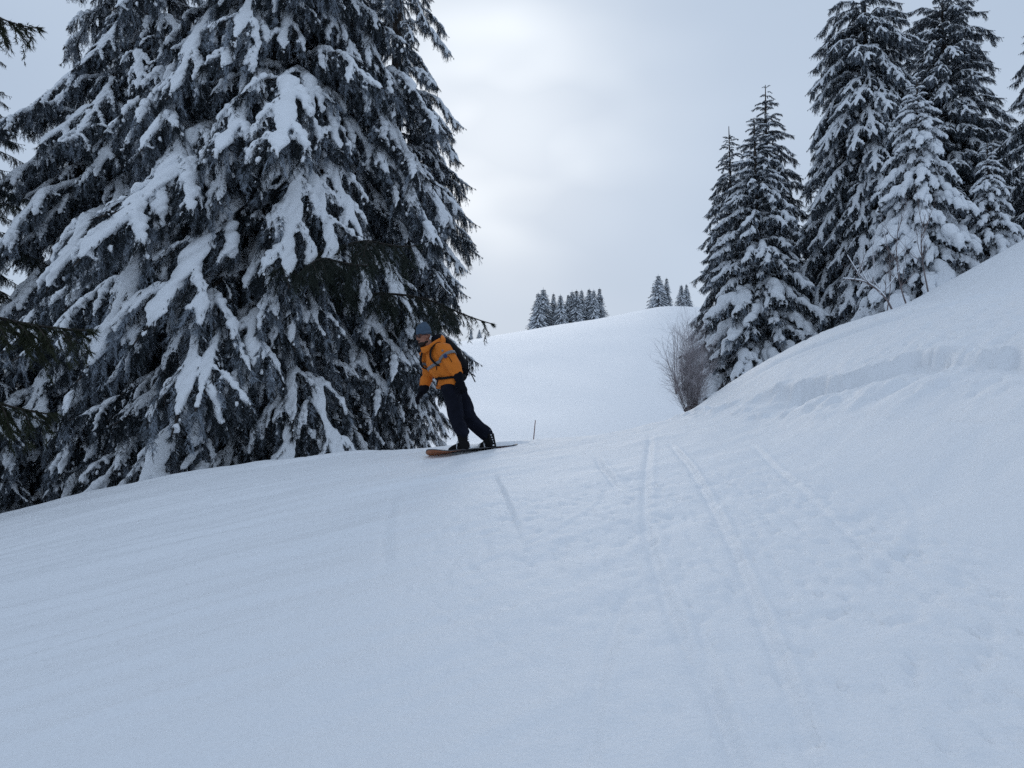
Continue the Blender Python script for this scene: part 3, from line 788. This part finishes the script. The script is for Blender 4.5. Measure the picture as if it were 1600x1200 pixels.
sapling('thin bare sapling between the bent and the upright ones', [(1385, 492, .2), (1392, 450, .2), (1390, 400, .3), (1382, 360, .4)], 14.9, .012, 4, 0, 7)

# --- marker pole
M_POLE = mat('pole_paint', (.16, .06, .045), .6, var=(8, .3))
b = hit(833, 688, 20); b = (b[0], b[1], gz(b[0], b[1])); tp = at(836.5, 657, b[1])
mb = MB(); mb.tube(np.array([[0, 0, -.3], [tp.x - b[0], 0, tp.z - b[2]]]), [.03, .026], n=8)
o = link('marker_pole', mb.mesh('marker_pole', M_POLE)); o.location = b
tag(o, 'thin dark marker pole stuck in the snow beyond the crest', 'pole')

# --- spruces on the far ridge
def far_variant(seed, h=1.0, wid=.21):
    r = random.Random(seed); cr, sn = MB(), MB(); PP, DD, LL, FF = [], [], [], []
    z = .06
    while z < .97:
        rad = wid * (1 - z) ** .85 * r.uniform(.8, 1.15) + .008; k = 9
        a0 = r.uniform(0, 6.28)
        for i in range(k):
            a = a0 + i * 6.283 / k + r.uniform(-.2, .2); l = rad * r.uniform(.7, 1.15); u = np.array([math.cos(a), math.sin(a), 0])
            t = np.linspace(0, 1, 5)[:, None]
            P = np.array([0, 0, z]) + u * l * t + np.array([0, 0, -1]) * l * (.45 * t + .25 * t * t) + np.array([0, 0, .1 * l]) * (t > .9)
            for q in range(max(4, int(l / .012))):
                f = r.random() ** .7; c = P[min(int(f * 4), 3)] * (1 - (f * 4 % 1)) + P[min(int(f * 4) + 1, 4)] * (f * 4 % 1)
                PP.append(c); DD.append(u * r.uniform(.3, 1) + np.array([r.gauss(0, .5), r.gauss(0, .5), -r.uniform(.1, 1.0)])); LL.append(r.uniform(.02, .045)); FF.append(r.random() ** 1.5)
            if r.random() < .62 and l > .03:
                w = np.array([.010, .018, .017, .009]) * min(1.2, l / .12) * r.uniform(.7, 1.2)
                sn.tube(P[:4] + u * l * .08 + (0, 0, .006), w, w * .7, n=6)
        z += .030 * r.uniform(.85, 1.15)
    tr = MB(); tr.tube(np.array([[0, 0, -.06], [0, 0, .4], [0, 0, 1.0]]), [.014, .009, .002], n=6, cap=False)
    return tr.mesh('trunk', M_BARK), shoots_mesh('crown', np.array(PP), np.array(DD), np.array(LL), np.full(len(LL), .011), np.array(FF), M_NEED), sn.mesh('snow_load', M_TSNOW)
FV = [far_variant(300 + k, wid=w) for k, w in enumerate((.29, .33, .25, .30))]
M_FARSCALE = 1
def ridge_tree(label, group, px, top, basepy, y, k):
    b = at(px, basepy, y); zb = gz(b.x, b.y) - .2
    h = at(px, top, y).z - zb
    root = bpy.data.objects.new('spruce_tree', None); col.objects.link(root); root.location = (b.x, b.y, zb)
    tag(root, label, 'tree', group)
    for nm, me in zip(('trunk', 'crown', 'snow_load'), FV[k % 4]):
        o = link(nm, me, root); wd = (1.2, 1.4, 1.0, 1.3, 1.1)[k % 5]; o.scale = (h * wd, h * wd, h); o.rotation_euler = (0, 0, k * 1.7)
G_F = 'spruces in a row on the far ridge'
ROW = [(841, 456, 516), (849, 449, 514), (865, 457, 511), (876, 459, 509), (888, 459, 507), (894, 453, 506), (901, 452, 505), (909, 451, 503), (921, 450, 501), (928, 451, 500), (937, 449, 498)]
ORD = ['first', 'second', 'third', 'fourth', 'fifth', 'sixth', 'seventh', 'eighth', 'ninth', 'tenth']
for k, (px, tp_, bp_) in enumerate(ROW):
    lab = 'last spruce of the ridge row, at its right end' if k == 10 else ('first spruce of the ridge row, at its left end' if k == 0 else ORD[k] + ' spruce from the left in the ridge row')
    ridge_tree(lab, G_F, px, tp_, bp_, 178 + (k * 37 % 11) - 2, k)
G_F2 = 'spruces on the small knoll beside the right wood'
for k, (px, tp_, bp_, lab) in enumerate(((1029, 428, 479, 'widest spruce on the knoll, leftmost of the four there'), (1042, 433, 478, 'spruce leaning into the widest one on the knoll'),
                                         (1065, 444, 479, 'smaller knoll spruce standing left in the detached pair'), (1073, 443, 480, 'smaller knoll spruce standing right in the detached pair'))):
    ridge_tree(lab, G_F2, px, tp_, bp_, 180 + k, k + 1)
G_F3 = 'tiny far spruces right of the long bough'
for k, (px, tp_, bp_, lab) in enumerate(((736, 512, 531, 'tiny far spruce just right of the big clump, the bushier one'), (749, 514, 530, 'tiny far spruce with thin crown beside the bushier tiny one'))):
    ridge_tree(lab, G_F3, px, tp_, bp_, 170, k + 2)

# ------------------------------------------------------------------ the snowboarder
ZS = .001857                       # metres per photo pixel / 4.615 at 10 m
P0 = Vector(at(730, 706.5, 10.0))
def L3(zx, zy, y=0.0):             # figure space: x right, y away from the camera, z up
    return np.array([(zx - 600) * ZS * (10 + y) / 10, y, (1040 - zy) * ZS])
M_JACK = mat('orange_jacket_cloth', (.60, .165, .014), .75, bump=[(22, .6, .012), (180, .25, .002)], var=(7, .10))
M_JGREY = mat('grey_reflective_band', (.16, .165, .18), .5)
M_DARK = mat('black_cloth', (.005, .0055, .009), .85, bump=[(26, .6, .012)], var=(9, .35), spec=.1)
M_PANT = mat('navy_black_trouser_cloth', (.009, .0105, .018), .9, bump=[(16, .8, .02), (90, .2, .003)], var=(6, .3), spec=.08)
M_PACK = mat('black_pack_nylon', (.005, .0055, .008), .7, spec=.15, bump=[(40, .4, .006)], var=(12, .3))
M_SKIN = mat('skin', (.27, .125, .085), .55, var=(20, .12))
M_BEARD = mat('dark_beard', (.022, .015, .012), .9, bump=[(160, .8, .004)])
M_HAT = mat('blue_grey_knit', (.055, .085, .125), .95, bump=[(120, .7, .004)], var=(30, .2))
M_LENS = mat('dark_red_lens', (.03, .007, .006), .2, spec=.5)
M_BOOT = mat('black_boot', (.006, .006, .007), .75, bump=[(50, .4, .004)], spec=.12)
M_METAL = mat('pale_buckle', (.55, .57, .60), .35, spec=.6)
M_BTOP = mat('board_topsheet', (.03, .03, .035), .35, spec=.5)
M_BTAN = mat('board_orange_base', (.33, .115, .045), .4, spec=.5, var=(5, .25))
M_BDARK = mat('board_black_base', (.014, .015, .020), .4, spec=.5, var=(5, .3))
M_BRED = mat('board_red_edge', (.35, .06, .05), .4, spec=.5)

def plane_n(x, y):
    e = .3
    return nrm(np.array([-(gz(x + e, y) - gz(x - e, y)) / (2 * e), -(gz(x, y + e) - gz(x, y - e)) / (2 * e), 1.0]))
# board frame
nose_w = at(671.5, 711, 9.45); tail_w = at(803, 693.5, 10.52)
mid = np.array([(nose_w.x + tail_w.x) / 2, (nose_w.y + tail_w.y) / 2])
dxy = np.array([nose_w.x - tail_w.x, nose_w.y - tail_w.y]); blen = 1.56; dxy /= np.linalg.norm(dxy)
za, zb_ = gz(*(mid + dxy * .55)), gz(*(mid - dxy * .55))
bd = nrm(np.array([dxy[0], dxy[1], (za - zb_) / 1.1 + .035 ]))
bn = plane_n(*mid); bn = nrm(bn - bn.dot(bd) * bd)
bs = np.cross(bn, bd)                      # to the rider's left when looking to the nose
if bs[1] > 0: sgn = 1
else: sgn = -1
heel = -bs * sgn                            # points towards the camera
tilt = R(17)
heel_t = heel * math.cos(tilt) + bn * math.sin(tilt); up_t = bn * math.cos(tilt) - heel * math.sin(tilt)
bc = np.array([mid[0], mid[1], (za + zb_) / 2]) + bn * .022
MBD = np.stack([bd, heel_t, up_t], 1)       # columns: along, heel side, up
def board_pt(u, v, w): return bc + MBD @ np.array([u, v, w])
def build_board():
    N = 40; u = np.linspace(-.78, .78, N)
    ax = np.abs(u)
    half = np.where(ax > .60, .150 * np.sqrt(np.clip(1 - ((ax - .60) / .182) ** 2, 0, 1)), .127 + .023 * (ax / .60) ** 2)
    half = np.maximum(half, .012)
    rise = np.where(ax > .56, np.where(u > 0, .055, .035) * ((ax - .56) / .22) ** 2, 0) + .004 * np.cos(ax / .56 * 1.57) * (ax < .56)
    th = .006
    V, Qt, Qb, Qs = [], [], [], []
    K = 9
    for i in range(N):
        for j in range(K):
            v = -1 + 2 * j / (K - 1); V.append((u[i], v * half[i], rise[i] + th))
    nb = len(V)
    for i in range(N):
        for j in range(K):
            v = -1 + 2 * j / (K - 1); V.append((u[i], v * half[i], rise[i] - th))
    for i in range(N - 1):
        for j in range(K - 1):
            a = i * K + j; Qt.append((a, a + K, a + K + 1, a + 1)); Qb.append((nb + a, nb + a + 1, nb + a + K + 1, nb + a + K))
        a = i * K; Qs.append((a, nb + a, nb + a + K, a + K)); a = i * K + K - 1; Qs.append((a, a + K, nb + a + K, nb + a))
    for j in range(K - 1):
        Qs.append((j, j + 1, nb + j + 1, nb + j)); a = (N - 1) * K + j; Qs.append((a, nb + a, nb + a + 1, a + 1))
    return np.array(V, float), Qt, Qb, Qs, u
root_b = bpy.data.objects.new('snowboard', None); col.objects.link(root_b)
root_b.matrix_world = Matrix.Translation(bc) @ Matrix(MBD.tolist()).to_4x4()
tag(root_b, 'dark snowboard with orange brown nose under the rider', 'snowboard')
V_, Qt, Qb, Qs, u_ = build_board()
link('deck', mesh_np('deck', V_, np.array(Qt + Qs), M_BTOP), root_b)
V2 = V_.copy(); V2[:, 2] -= .0015
mb_b = mesh_np('base', V2, np.array(Qb), M_BDARK)
mb_b.materials.append(M_BTAN); mb_b.materials.append(M_BRED)
mi = []
for q in Qb:
    c = V2[list(q)].mean(0); mi.append(1 if c[0] > .40 + .05 * math.sin(c[1] * 40) else (2 if (c[0] < -.52 or abs(c[1]) > .118) else 0))
mb_b.polygons.foreach_set('material_index', np.array(mi, np.int32))
link('base', mb_b, root_b)
FEET = {'l': (.235, 18), 'r': (-.225, -4)}
for key, (uu, ang) in FEET.items():
    mb = MB(); c, s_ = math.cos(R(ang)), math.sin(R(ang)); Rz = np.array([[c, s_, 0], [-s_, c, 0], [0, 0, 1]])
    mb.box((uu, 0, .016), .065, .125, .008, Rz)
    # highback and heel hoop on the heel side
    mb.box(np.array([uu, 0, .10]) + Rz @ np.array([0, .13, 0]), .055, .008, .09, Rz)
    mb.box(np.array([uu, 0, .035]) + Rz @ np.array([.06, .03, 0]), .005, .10, .022, Rz); mb.box(np.array([uu, 0, .035]) + Rz @ np.array([-.06, .03, 0]), .005, .10, .022, Rz)
    o = link('binding', mb.mesh('binding', M_BOOT, False), root_b)
    for yy, zz in ((-.07, .075), (.035, .125)):
        ms = MB(); a = np.linspace(-.1, math.pi + .1, 12)
        ms.tube(np.array([np.array([uu, 0, 0]) + Rz @ np.array([.064 * math.cos(q), yy, .03 + zz * math.sin(q)]) for q in a]), .016, .004, side=tuple(Rz @ np.array([0, 1.0, 0])), n=6)
        link('strap', ms.mesh('strap', M_METAL), o)

root_p = bpy.data.objects.new('person', None); col.objects.link(root_p); root_p.location = P0
tag(root_p, 'person in orange jacket, dark trousers and blue grey beanie riding the snowboard', 'person')
P0n = np.array(P0)
def foot(uu, v=0, w=.024): return board_pt(uu, v, w) - P0n
fl, fr = foot(FEET['l'][0]), foot(FEET['r'][0])
toe = -heel_t
def toe_dir(ang): return nrm(toe * math.cos(R(ang)) + bd * math.sin(R(ang)))
tl, tr_ = toe_dir(FEET['l'][1]), toe_dir(FEET['r'][1])
ank_l = fl - tl * .06 + up_t * .10; ank_r = fr - tr_ * .06 + up_t * .10
hip_l, hip_r = np.array([-.245, -.09, .93]), np.array([-.175, .09, .92])
kn_l, kn_r = np.array([-.135, -.19, .49]), np.array([.030, .13, .435])
neck = np.array([-.455, .0, 1.40]); pel = np.array([-.205, 0, .92])
sh_l, sh_r = np.array([-.315, -.165, 1.365]), np.array([-.555, .15, 1.335])
el_l, el_r = np.array([-.165, -.25, 1.12]), np.array([-.545, .24, 1.07])
wr_l, wr_r = np.array([-.098, -.27, .985]), np.array([-.610, .20, .865])
hd = np.array([-.585, -.040, 1.545])
fw = nrm(np.array([-.80, -.60, 0.0])); lf = np.array([.60, -.80, 0.0])
hf = nrm(np.array([-.80, -.56, -.20])); hl_ = nrm(np.cross([0, 0, 1.0], hf)); hu = np.cross(hf, hl_)
HM = np.stack([hf, hl_, hu], 1)
def hp(a, b, c): return hd + HM @ np.array([a, b, c])
# body: head, neck, trunk and limbs in one skin
mb = MB()
mb.ellipsoid(hp(-.008, 0, .035), .098, .077, .098, HM); mb.ellipsoid(hp(.018, 0, -.045), .070, .060, .080, HM)
mb.ellipsoid(hp(.050, 0, -.098), .030, .032, .026, HM)
mb.tube(np.array([hp(.085, 0, .022), hp(.105, 0, -.022)]), [.010, .017], n=8)
mb.ellipsoid(hp(.070, 0, .030), .022, .055, .014, HM)
mb.ellipsoid(hp(.080, 0, -.066), .014, .026, .012, HM)
for s_ in (-1, 1): mb.ellipsoid(hp(-.006, s_ * .078, -.008), .020, .010, .032, HM); mb.ellipsoid(hp(.062, s_ * .036, -.02), .022, .02, .02, HM)
mb.tube(np.array([hp(-.02, 0, -.08), neck, pel * .35 + neck * .65, pel]), [.056, .07, .13, .14], n=10)
for S_, E_, W_ in ((sh_l, el_l, wr_l), (sh_r, el_r, wr_r)): mb.tube(np.array([neck, S_, E_, W_]), [.06, .058, .044, .032], n=8)
for H_, K_, A_k, t_ in ((hip_l, kn_l, ank_l, tl), (hip_r, kn_r, ank_r, tr_)):
    mb.tube(np.array([pel, H_, K_, A_k]), [.11, .085, .06, .045], n=8); mb.tube(np.array([A_k - up_t * .04, A_k - up_t * .05 + t_ * .12]), [.04, .035], n=8)
link('body', fused(mb, 'body', M_SKIN, .011, 1), root_p)
# beard and moustache
mb = MB(); mb.ellipsoid(hp(.046, 0, -.094), .052, .058, .040, HM); mb.ellipsoid(hp(.000, 0, -.075), .055, .067, .030, HM); mb.ellipsoid(hp(.088, 0, -.049), .013, .034, .008, HM); 
link('beard', fused(mb, 'beard', M_BEARD, .006, 2), root_p)
# sunglasses
mb = MB()
for s_ in (-1, 1):
    mb.ellipsoid(hp(.092, s_ * .034, .014), .014, .034, .025, HM)
    mb.tube(np.array([hp(.082, s_ * .062, .024), hp(.03, s_ * .084, .022), hp(-.02, s_ * .086, .012)]), .004, .007, n=6)
mb.tube(np.array([hp(.098, -.012, .022), hp(.098, .012, .022)]), .005, n=6)
link('sunglasses', mb.mesh('sunglasses', M_LENS), root_p)
# beanie
mb = MB(); mb.ellipsoid(hp(-.012, 0, .082), .108, .092, .100, HM); mb.ellipsoid(hp(-.035, 0, .150), .06, .055, .045, HM)
a = np.linspace(0, 2 * np.pi, 22)
mb.tube(np.array([hp(-.012 + .098 * math.cos(q), .083 * math.sin(q), .050 + .012 * math.cos(q)) for q in a]), .012, .026, side=None, n=8)
b_ = fused(mb, 'beanie', M_HAT, .007, 3, [(40, .006, 3)])
link('beanie', b_, root_p)
# trousers
mb = MB()
mb.tube(np.array([pel + (.0, 0, .08), pel, (hip_l + hip_r) / 2 - (0, 0, .07)]), [.17, .185, .165], [.135, .145, .125], side=lf, n=14)
cuff_l = ank_l + (-.008, 0, .095); cuff_r = ank_r + (-.022, 0, .075)
def leg(H_, K_, C_, r):
    m1 = (H_ + K_) / 2; m2 = (K_ + C_) / 2
    mb.tube(np.array([H_ + (.012, .01, -.085), m1, K_, m2 + (.005, 0, 0), C_]), r, n=14)
leg(hip_l, kn_l, cuff_l, [.126, .122, .104, .094, .098]); leg(hip_r, kn_r, cuff_r, [.126, .118, .104, .094, .100])
for c_ in ((kn_l + (.055, -.06, .10)), (hip_l + (.10, -.04, -.12))): mb.ellipsoid(c_, .05, .025, .07)
link('trousers', fused(mb, 'trousers', M_PANT, .013, 3, [(9, .030, 5), (18, .026, 9)]), root_p)
# jacket with hood
mb = MB()
sp_ = np.array([pel + fw * .035 + (.0, 0, -.055), pel + (-.03, 0, .10), (pel + neck) / 2 + (-.005, 0, -.02), (pel * .25 + neck * .75), neck + (.01, 0, -.04), neck + (-.01, 0, .03)])
mb.tube(sp_, [.218, .218, .232, .230, .17, .085], [.18, .178, .185, .165, .125, .085], side=lf, n=18, cap=False)
def arm(S_, E_, W_, r):
    W_ = W_ + nrm(E_ - W_) * .062
    mb.tube(np.array([S_ * .75 + neck * .25, S_, (S_ + E_) / 2, E_, (E_ + W_) / 2, W_]), r, n=12)
arm(sh_l, el_l, wr_l, [.085, .115, .104, .098, .088, .072]); arm(sh_r, el_r, wr_r, [.085, .112, .102, .098, .088, .074])
# collar reaching up to the chin, hood folded behind
a = np.linspace(0, 2 * np.pi, 26)
for k, (rad, zz, th) in enumerate(((.098, .01, .020), (.112, .035, .018), (.122, .062, .013))):
    mb.tube(np.array([neck + fw * (rad * 1.12 * math.cos(q) + .045) + lf * rad * math.sin(q) + np.array([0, 0, zz - .085 * math.cos(q) + .01 * abs(math.sin(q))]) for q in a]), th, n=8)
for k, (q0, rad, zz) in enumerate(((1.9, .135, .035), (2.1, .15, .075), (2.25, .15, .115), (2.3, .135, .150))):
    q = np.linspace(q0, 2 * np.pi - q0, 12)
    mb.tube(np.array([neck + fw * (rad * math.cos(v) + .025) + lf * rad * 1.02 * math.sin(v) + np.array([0, 0, zz - .012 * k * abs(math.sin(v))]) for v in q]), .026, n=8)
link('jacket', fused(mb, 'jacket', M_JACK, .011, 3, [(8, .024, 15), (16, .014, 19), (45, .004, 23)]), root_p)
mb = MB()        # dark lining seen inside the open hood
mb.ellipsoid(neck + fw * -.035 + lf * .035 + (0, 0, .105), .085, .085, .075)
link('hood_lining', mb.mesh('hood_lining', M_DARK), root_p)
# chest band, sleeve bands, pocket zips
def band(C, ax_, side_, ra, rb, half, name, m, a0=0, a1=6.283):
    """a ring of cloth round a limb or the chest"""
    ax_ = nrm(np.asarray(ax_, float)); side_ = nrm(side_ - np.dot(side_, ax_) * ax_); ot = np.cross(side_, ax_)
    q = np.linspace(a0, a1, 34); V, Q = [], []
    for i, v in enumerate(q):
        for rr_, hh in ((1.0, -half), (1.0, half), (.93, half), (.93, -half)):
            V.append(C + side_ * ra * rr_ * math.cos(v) + ot * rb * rr_ * math.sin(v) + ax_ * hh)
    for i in range(len(q) - 1):
        for k in range(4): Q.append((i * 4 + k, i * 4 + (k + 1) % 4, i * 4 + 4 + (k + 1) % 4, i * 4 + 4 + k))
    return link(name, mesh_np(name, np.array(V), np.array(Q), m), root_p)
sax = neck - pel
band(pel * .42 + neck * .58 + np.array([-.008, 0, -.005]), sax, lf, .240, .192, .020, 'chest_band', M_JGREY)
ual = el_l - sh_l
band(sh_l + ual * .44, ual, np.array([0, 1.0, 0]), .122, .122, .020, 'sleeve_band', M_JGREY)
band(sh_r + (el_r - sh_r) * .44, el_r - sh_r, np.array([0, 1.0, 0]), .118, .118, .020, 'sleeve_band', M_JGREY)
M_BLUE = mat('blue_patch', (.015, .03, .10), .6)
def slab(C, n_, u_d, hu_, hv_, th, name, m):
    n_ = nrm(np.asarray(n_, float)); u_d = nrm(u_d - np.dot(u_d, n_) * n_); v_ = np.cross(n_, u_d)
    mb = MB(); mb.box(C, hu_, hv_, th, np.stack([u_d, v_, n_], 1)); return link(name, mb.mesh(name, m, False), root_p)
slab(sh_l + ual * .44 + np.array([-.020, -.123, .0]), (-.12, -1, .15), ual, .026, .022, .004, 'sleeve_patch', M_BLUE)
slab(sh_l + ual * .68 + np.array([.008, -.111, .02]), (.05, -1, .25), ual, .045, .004, .004, 'pocket_zip', M_DARK)
cz = pel * .5 + neck * .5
slab(L3(378, 415, -.185), (-.75, -.66, .1), np.array([.35, -.2, -1]), .085, .005, .004, 'pocket_zip', M_DARK)
slab(sh_l + ual * .18 + np.array([-.02, -.122, .01]), (-.1, -1, .3), ual, .013, .013, .002, 'sleeve_logo', M_JGREY)
# gloves: cuff, palm, thumb and four fingers
def glove(W_, d, thumb, pal, name):
    """d: from wrist to finger tips, thumb: side of the thumb, pal: palm normal"""
    d = nrm(d); thumb = nrm(thumb - thumb.dot(d) * d); pal = np.cross(d, thumb) * (1 if np.dot(np.cross(d, thumb), pal) > 0 else -1)
    mb = MB()
    mb.tube(np.array([W_ - d * .05, W_ + d * .005, W_ + d * .035]), [.070, .062, .048], n=12)
    mb.tube(np.array([W_ + d * .03, W_ + d * .07, W_ + d * .12]), [.046, .056, .054], [.032, .034, .028], side=thumb, n=12)
    for k, (o_, l_) in enumerate(((.040, .082), (.014, .094), (-.013, .088), (-.038, .068))):
        b = W_ + d * .115 + thumb * o_; sp2 = thumb * o_ * .25
        p1 = b + d * l_ * .42 + pal * .008 + sp2; p2 = p1 + nrm(d + pal * .55) * l_ * .34; p3 = p2 + nrm(d * .7 + pal * .9) * l_ * .28
        mb.tube(np.array([b, p1, p2, p3]), [.0155, .0150, .014, .012], n=8)
    b = W_ + d * .045 + thumb * .045
    p1 = b + nrm(d * .75 + thumb * .7 + pal * .3) * .045; p2 = p1 + nrm(d + thumb * .15 + pal * .35) * .038
    mb.tube(np.array([b, p1, p2]), [.020, .018, .015], n=8)
    return link(name, fused(mb, name, M_DARK, .0055, 1), root_p)
glove(wr_l + np.array([.006, 0, -.02]), np.array([.10, .03, -.30]), np.array([-1.0, -.1, -.2]), np.array([.1, 1, 0]), 'glove')
glove(wr_r + np.array([-.012, -.01, -.035]), np.array([-.16, -.05, -.26]), np.array([-.3, -1.0, 0]), np.array([1.0, 0, -.4]), 'glove')
# boots
M_SNOWB = M_TSNOW
for F_, t_, A_k, lean in ((fl, tl, ank_l, np.array([-.03, 0, .20])), (fr, tr_, ank_r, np.array([-.06, -.01, .20]))):
    mb = MB(); sd = np.cross(up_t, t_)
    mb.tube(np.array([F_ - t_ * .105 + up_t * .045, F_ + up_t * .05, F_ + t_ * .09 + up_t * .042, F_ + t_ * .145 + up_t * .036]), [.046, .050, .052, .040], [.046, .05, .042, .032], side=sd, n=12)
    mb.tube(np.array([F_ - t_ * .06 + up_t * .05, A_k + up_t * .03, A_k + lean * .6]), [.060, .066, .070], n=12)
    mb.box(F_ + t_ * .02 + up_t * .012, .15, .046, .014, np.stack([t_, sd, up_t], 1))
    o = link('boot', fused(mb, 'boot', M_BOOT, .008, 2), root_p)
    # laces / buckles and snow caked on the boot
    r = random.Random(int(F_[0] * 999))
    mb = MB()
    for k in range(6):
        c = A_k + lean * (.55 - .16 * k) - t_ * (.062 - .0 * k) + sd * -.02
        mb.ellipsoid(c + heel * .01, .013, .013, .010, nu=8, nv=5)
    link('lacing', mb.mesh('lacing', M_METAL), o)
    mb = MB()
    for k in range(15):
        c = F_ + t_ * r.uniform(-.14, .13) + heel * r.uniform(.035, .055) * (1 if r.random() < .8 else -1) + up_t * r.uniform(.01, .06)
        mb.ellipsoid(c, r.uniform(.008, .026), r.uniform(.008, .016), r.uniform(.006, .014), nu=7, nv=5)
    link('caked_snow', fused(mb, 'caked_snow', M_TSNOW, .006, 1), o)

# ------------------------------------------------------------------ backpack
bk = -fw
pk = bpy.data.objects.new('backpack', None); col.objects.link(pk); pk.location = P0
tag(pk, 'black backpack with dangling straps on the back of the orange jacket', 'backpack')
mb = MB(); sx = nrm(sax)
c0 = pel * .42 + neck * .58 + bk * .225 + np.array([-.015, -.02, .045])
mb.tube(np.array([c0 - sx * .20, c0 - sx * .08 + bk * .02, c0 + sx * .10 + bk * .015, c0 + sx * .24 - bk * .02]), [.125, .150, .155, .12], [.09, .115, .11, .08], side=lf, n=14)
mb.tube(np.array([c0 + bk * .09 - sx * .14, c0 + bk * .10 + sx * .05]), [.10, .10], [.035, .035], side=lf, n=10)
link('pack_body', fused(mb, 'pack_body', M_PACK, .012, 3, [(12, .02, 33), (25, .01, 37)]), pk)
def strap(pts, w, th, name='strap', n=6, side=None):
    mb = MB(); pts = np.asarray(pts, float); t = np.linspace(0, len(pts) - 1, len(pts) * 4); k = np.arange(len(pts))
    P = np.stack([np.interp(t, k, pts[:, i]) for i in range(3)], 1)
    for _ in range(3): P[1:-1] = .25 * P[:-2] + .5 * P[1:-1] + .25 * P[2:]
    mb.tube(P, w, th, side=side, n=n); return link(name, mb.mesh(name, M_PACK), pk)
for s_ in (1, -1):
    S_ = sh_l if s_ == 1 else sh_r
    q = neck * .45 + S_ * .55
    strap([c0 + sx * .22 + lf * s_ * .08, q + bk * .06 + (0, 0, .085), q + fw * .05 + (0, 0, .075), q + fw * .130 - (0, 0, .03), q + fw * .142 + lf * s_ * .02 - (0, 0, .14), q + fw * .07 + lf * s_ * .085 - (0, 0, .25), c0 - sx * .17 + lf * s_ * .14 + fw * .07], .026, .009, 'shoulder_strap', 8, side=lf)
a = np.linspace(0, 2 * np.pi, 15)
strap([pel + (-.02, 0, .085) + lf * .232 * math.cos(v) + fw * .195 * math.sin(v) + np.array([0, 0, -.03 * math.sin(v)]) for v in a], .008, .017, 'hip_belt', 8)
strap([L3(575, 335, .0), L3(592, 350, -.02), L3(606, 410, -.02), L3(600, 440, -.02), L3(600, 485, -.02)], .013, .009)
strap([L3(570, 430, .0), L3(604, 447, -.02), L3(630, 480, -.02), L3(655, 532, -.02)], .013, .009)
strap([L3(626, 476, -.02), L3(642, 484, -.02), L3(655, 495, -.02)], .011, .008)
strap([L3(400, 505, -.16), L3(388, 540, -.19), L3(386, 570, -.19)], .011, .008)
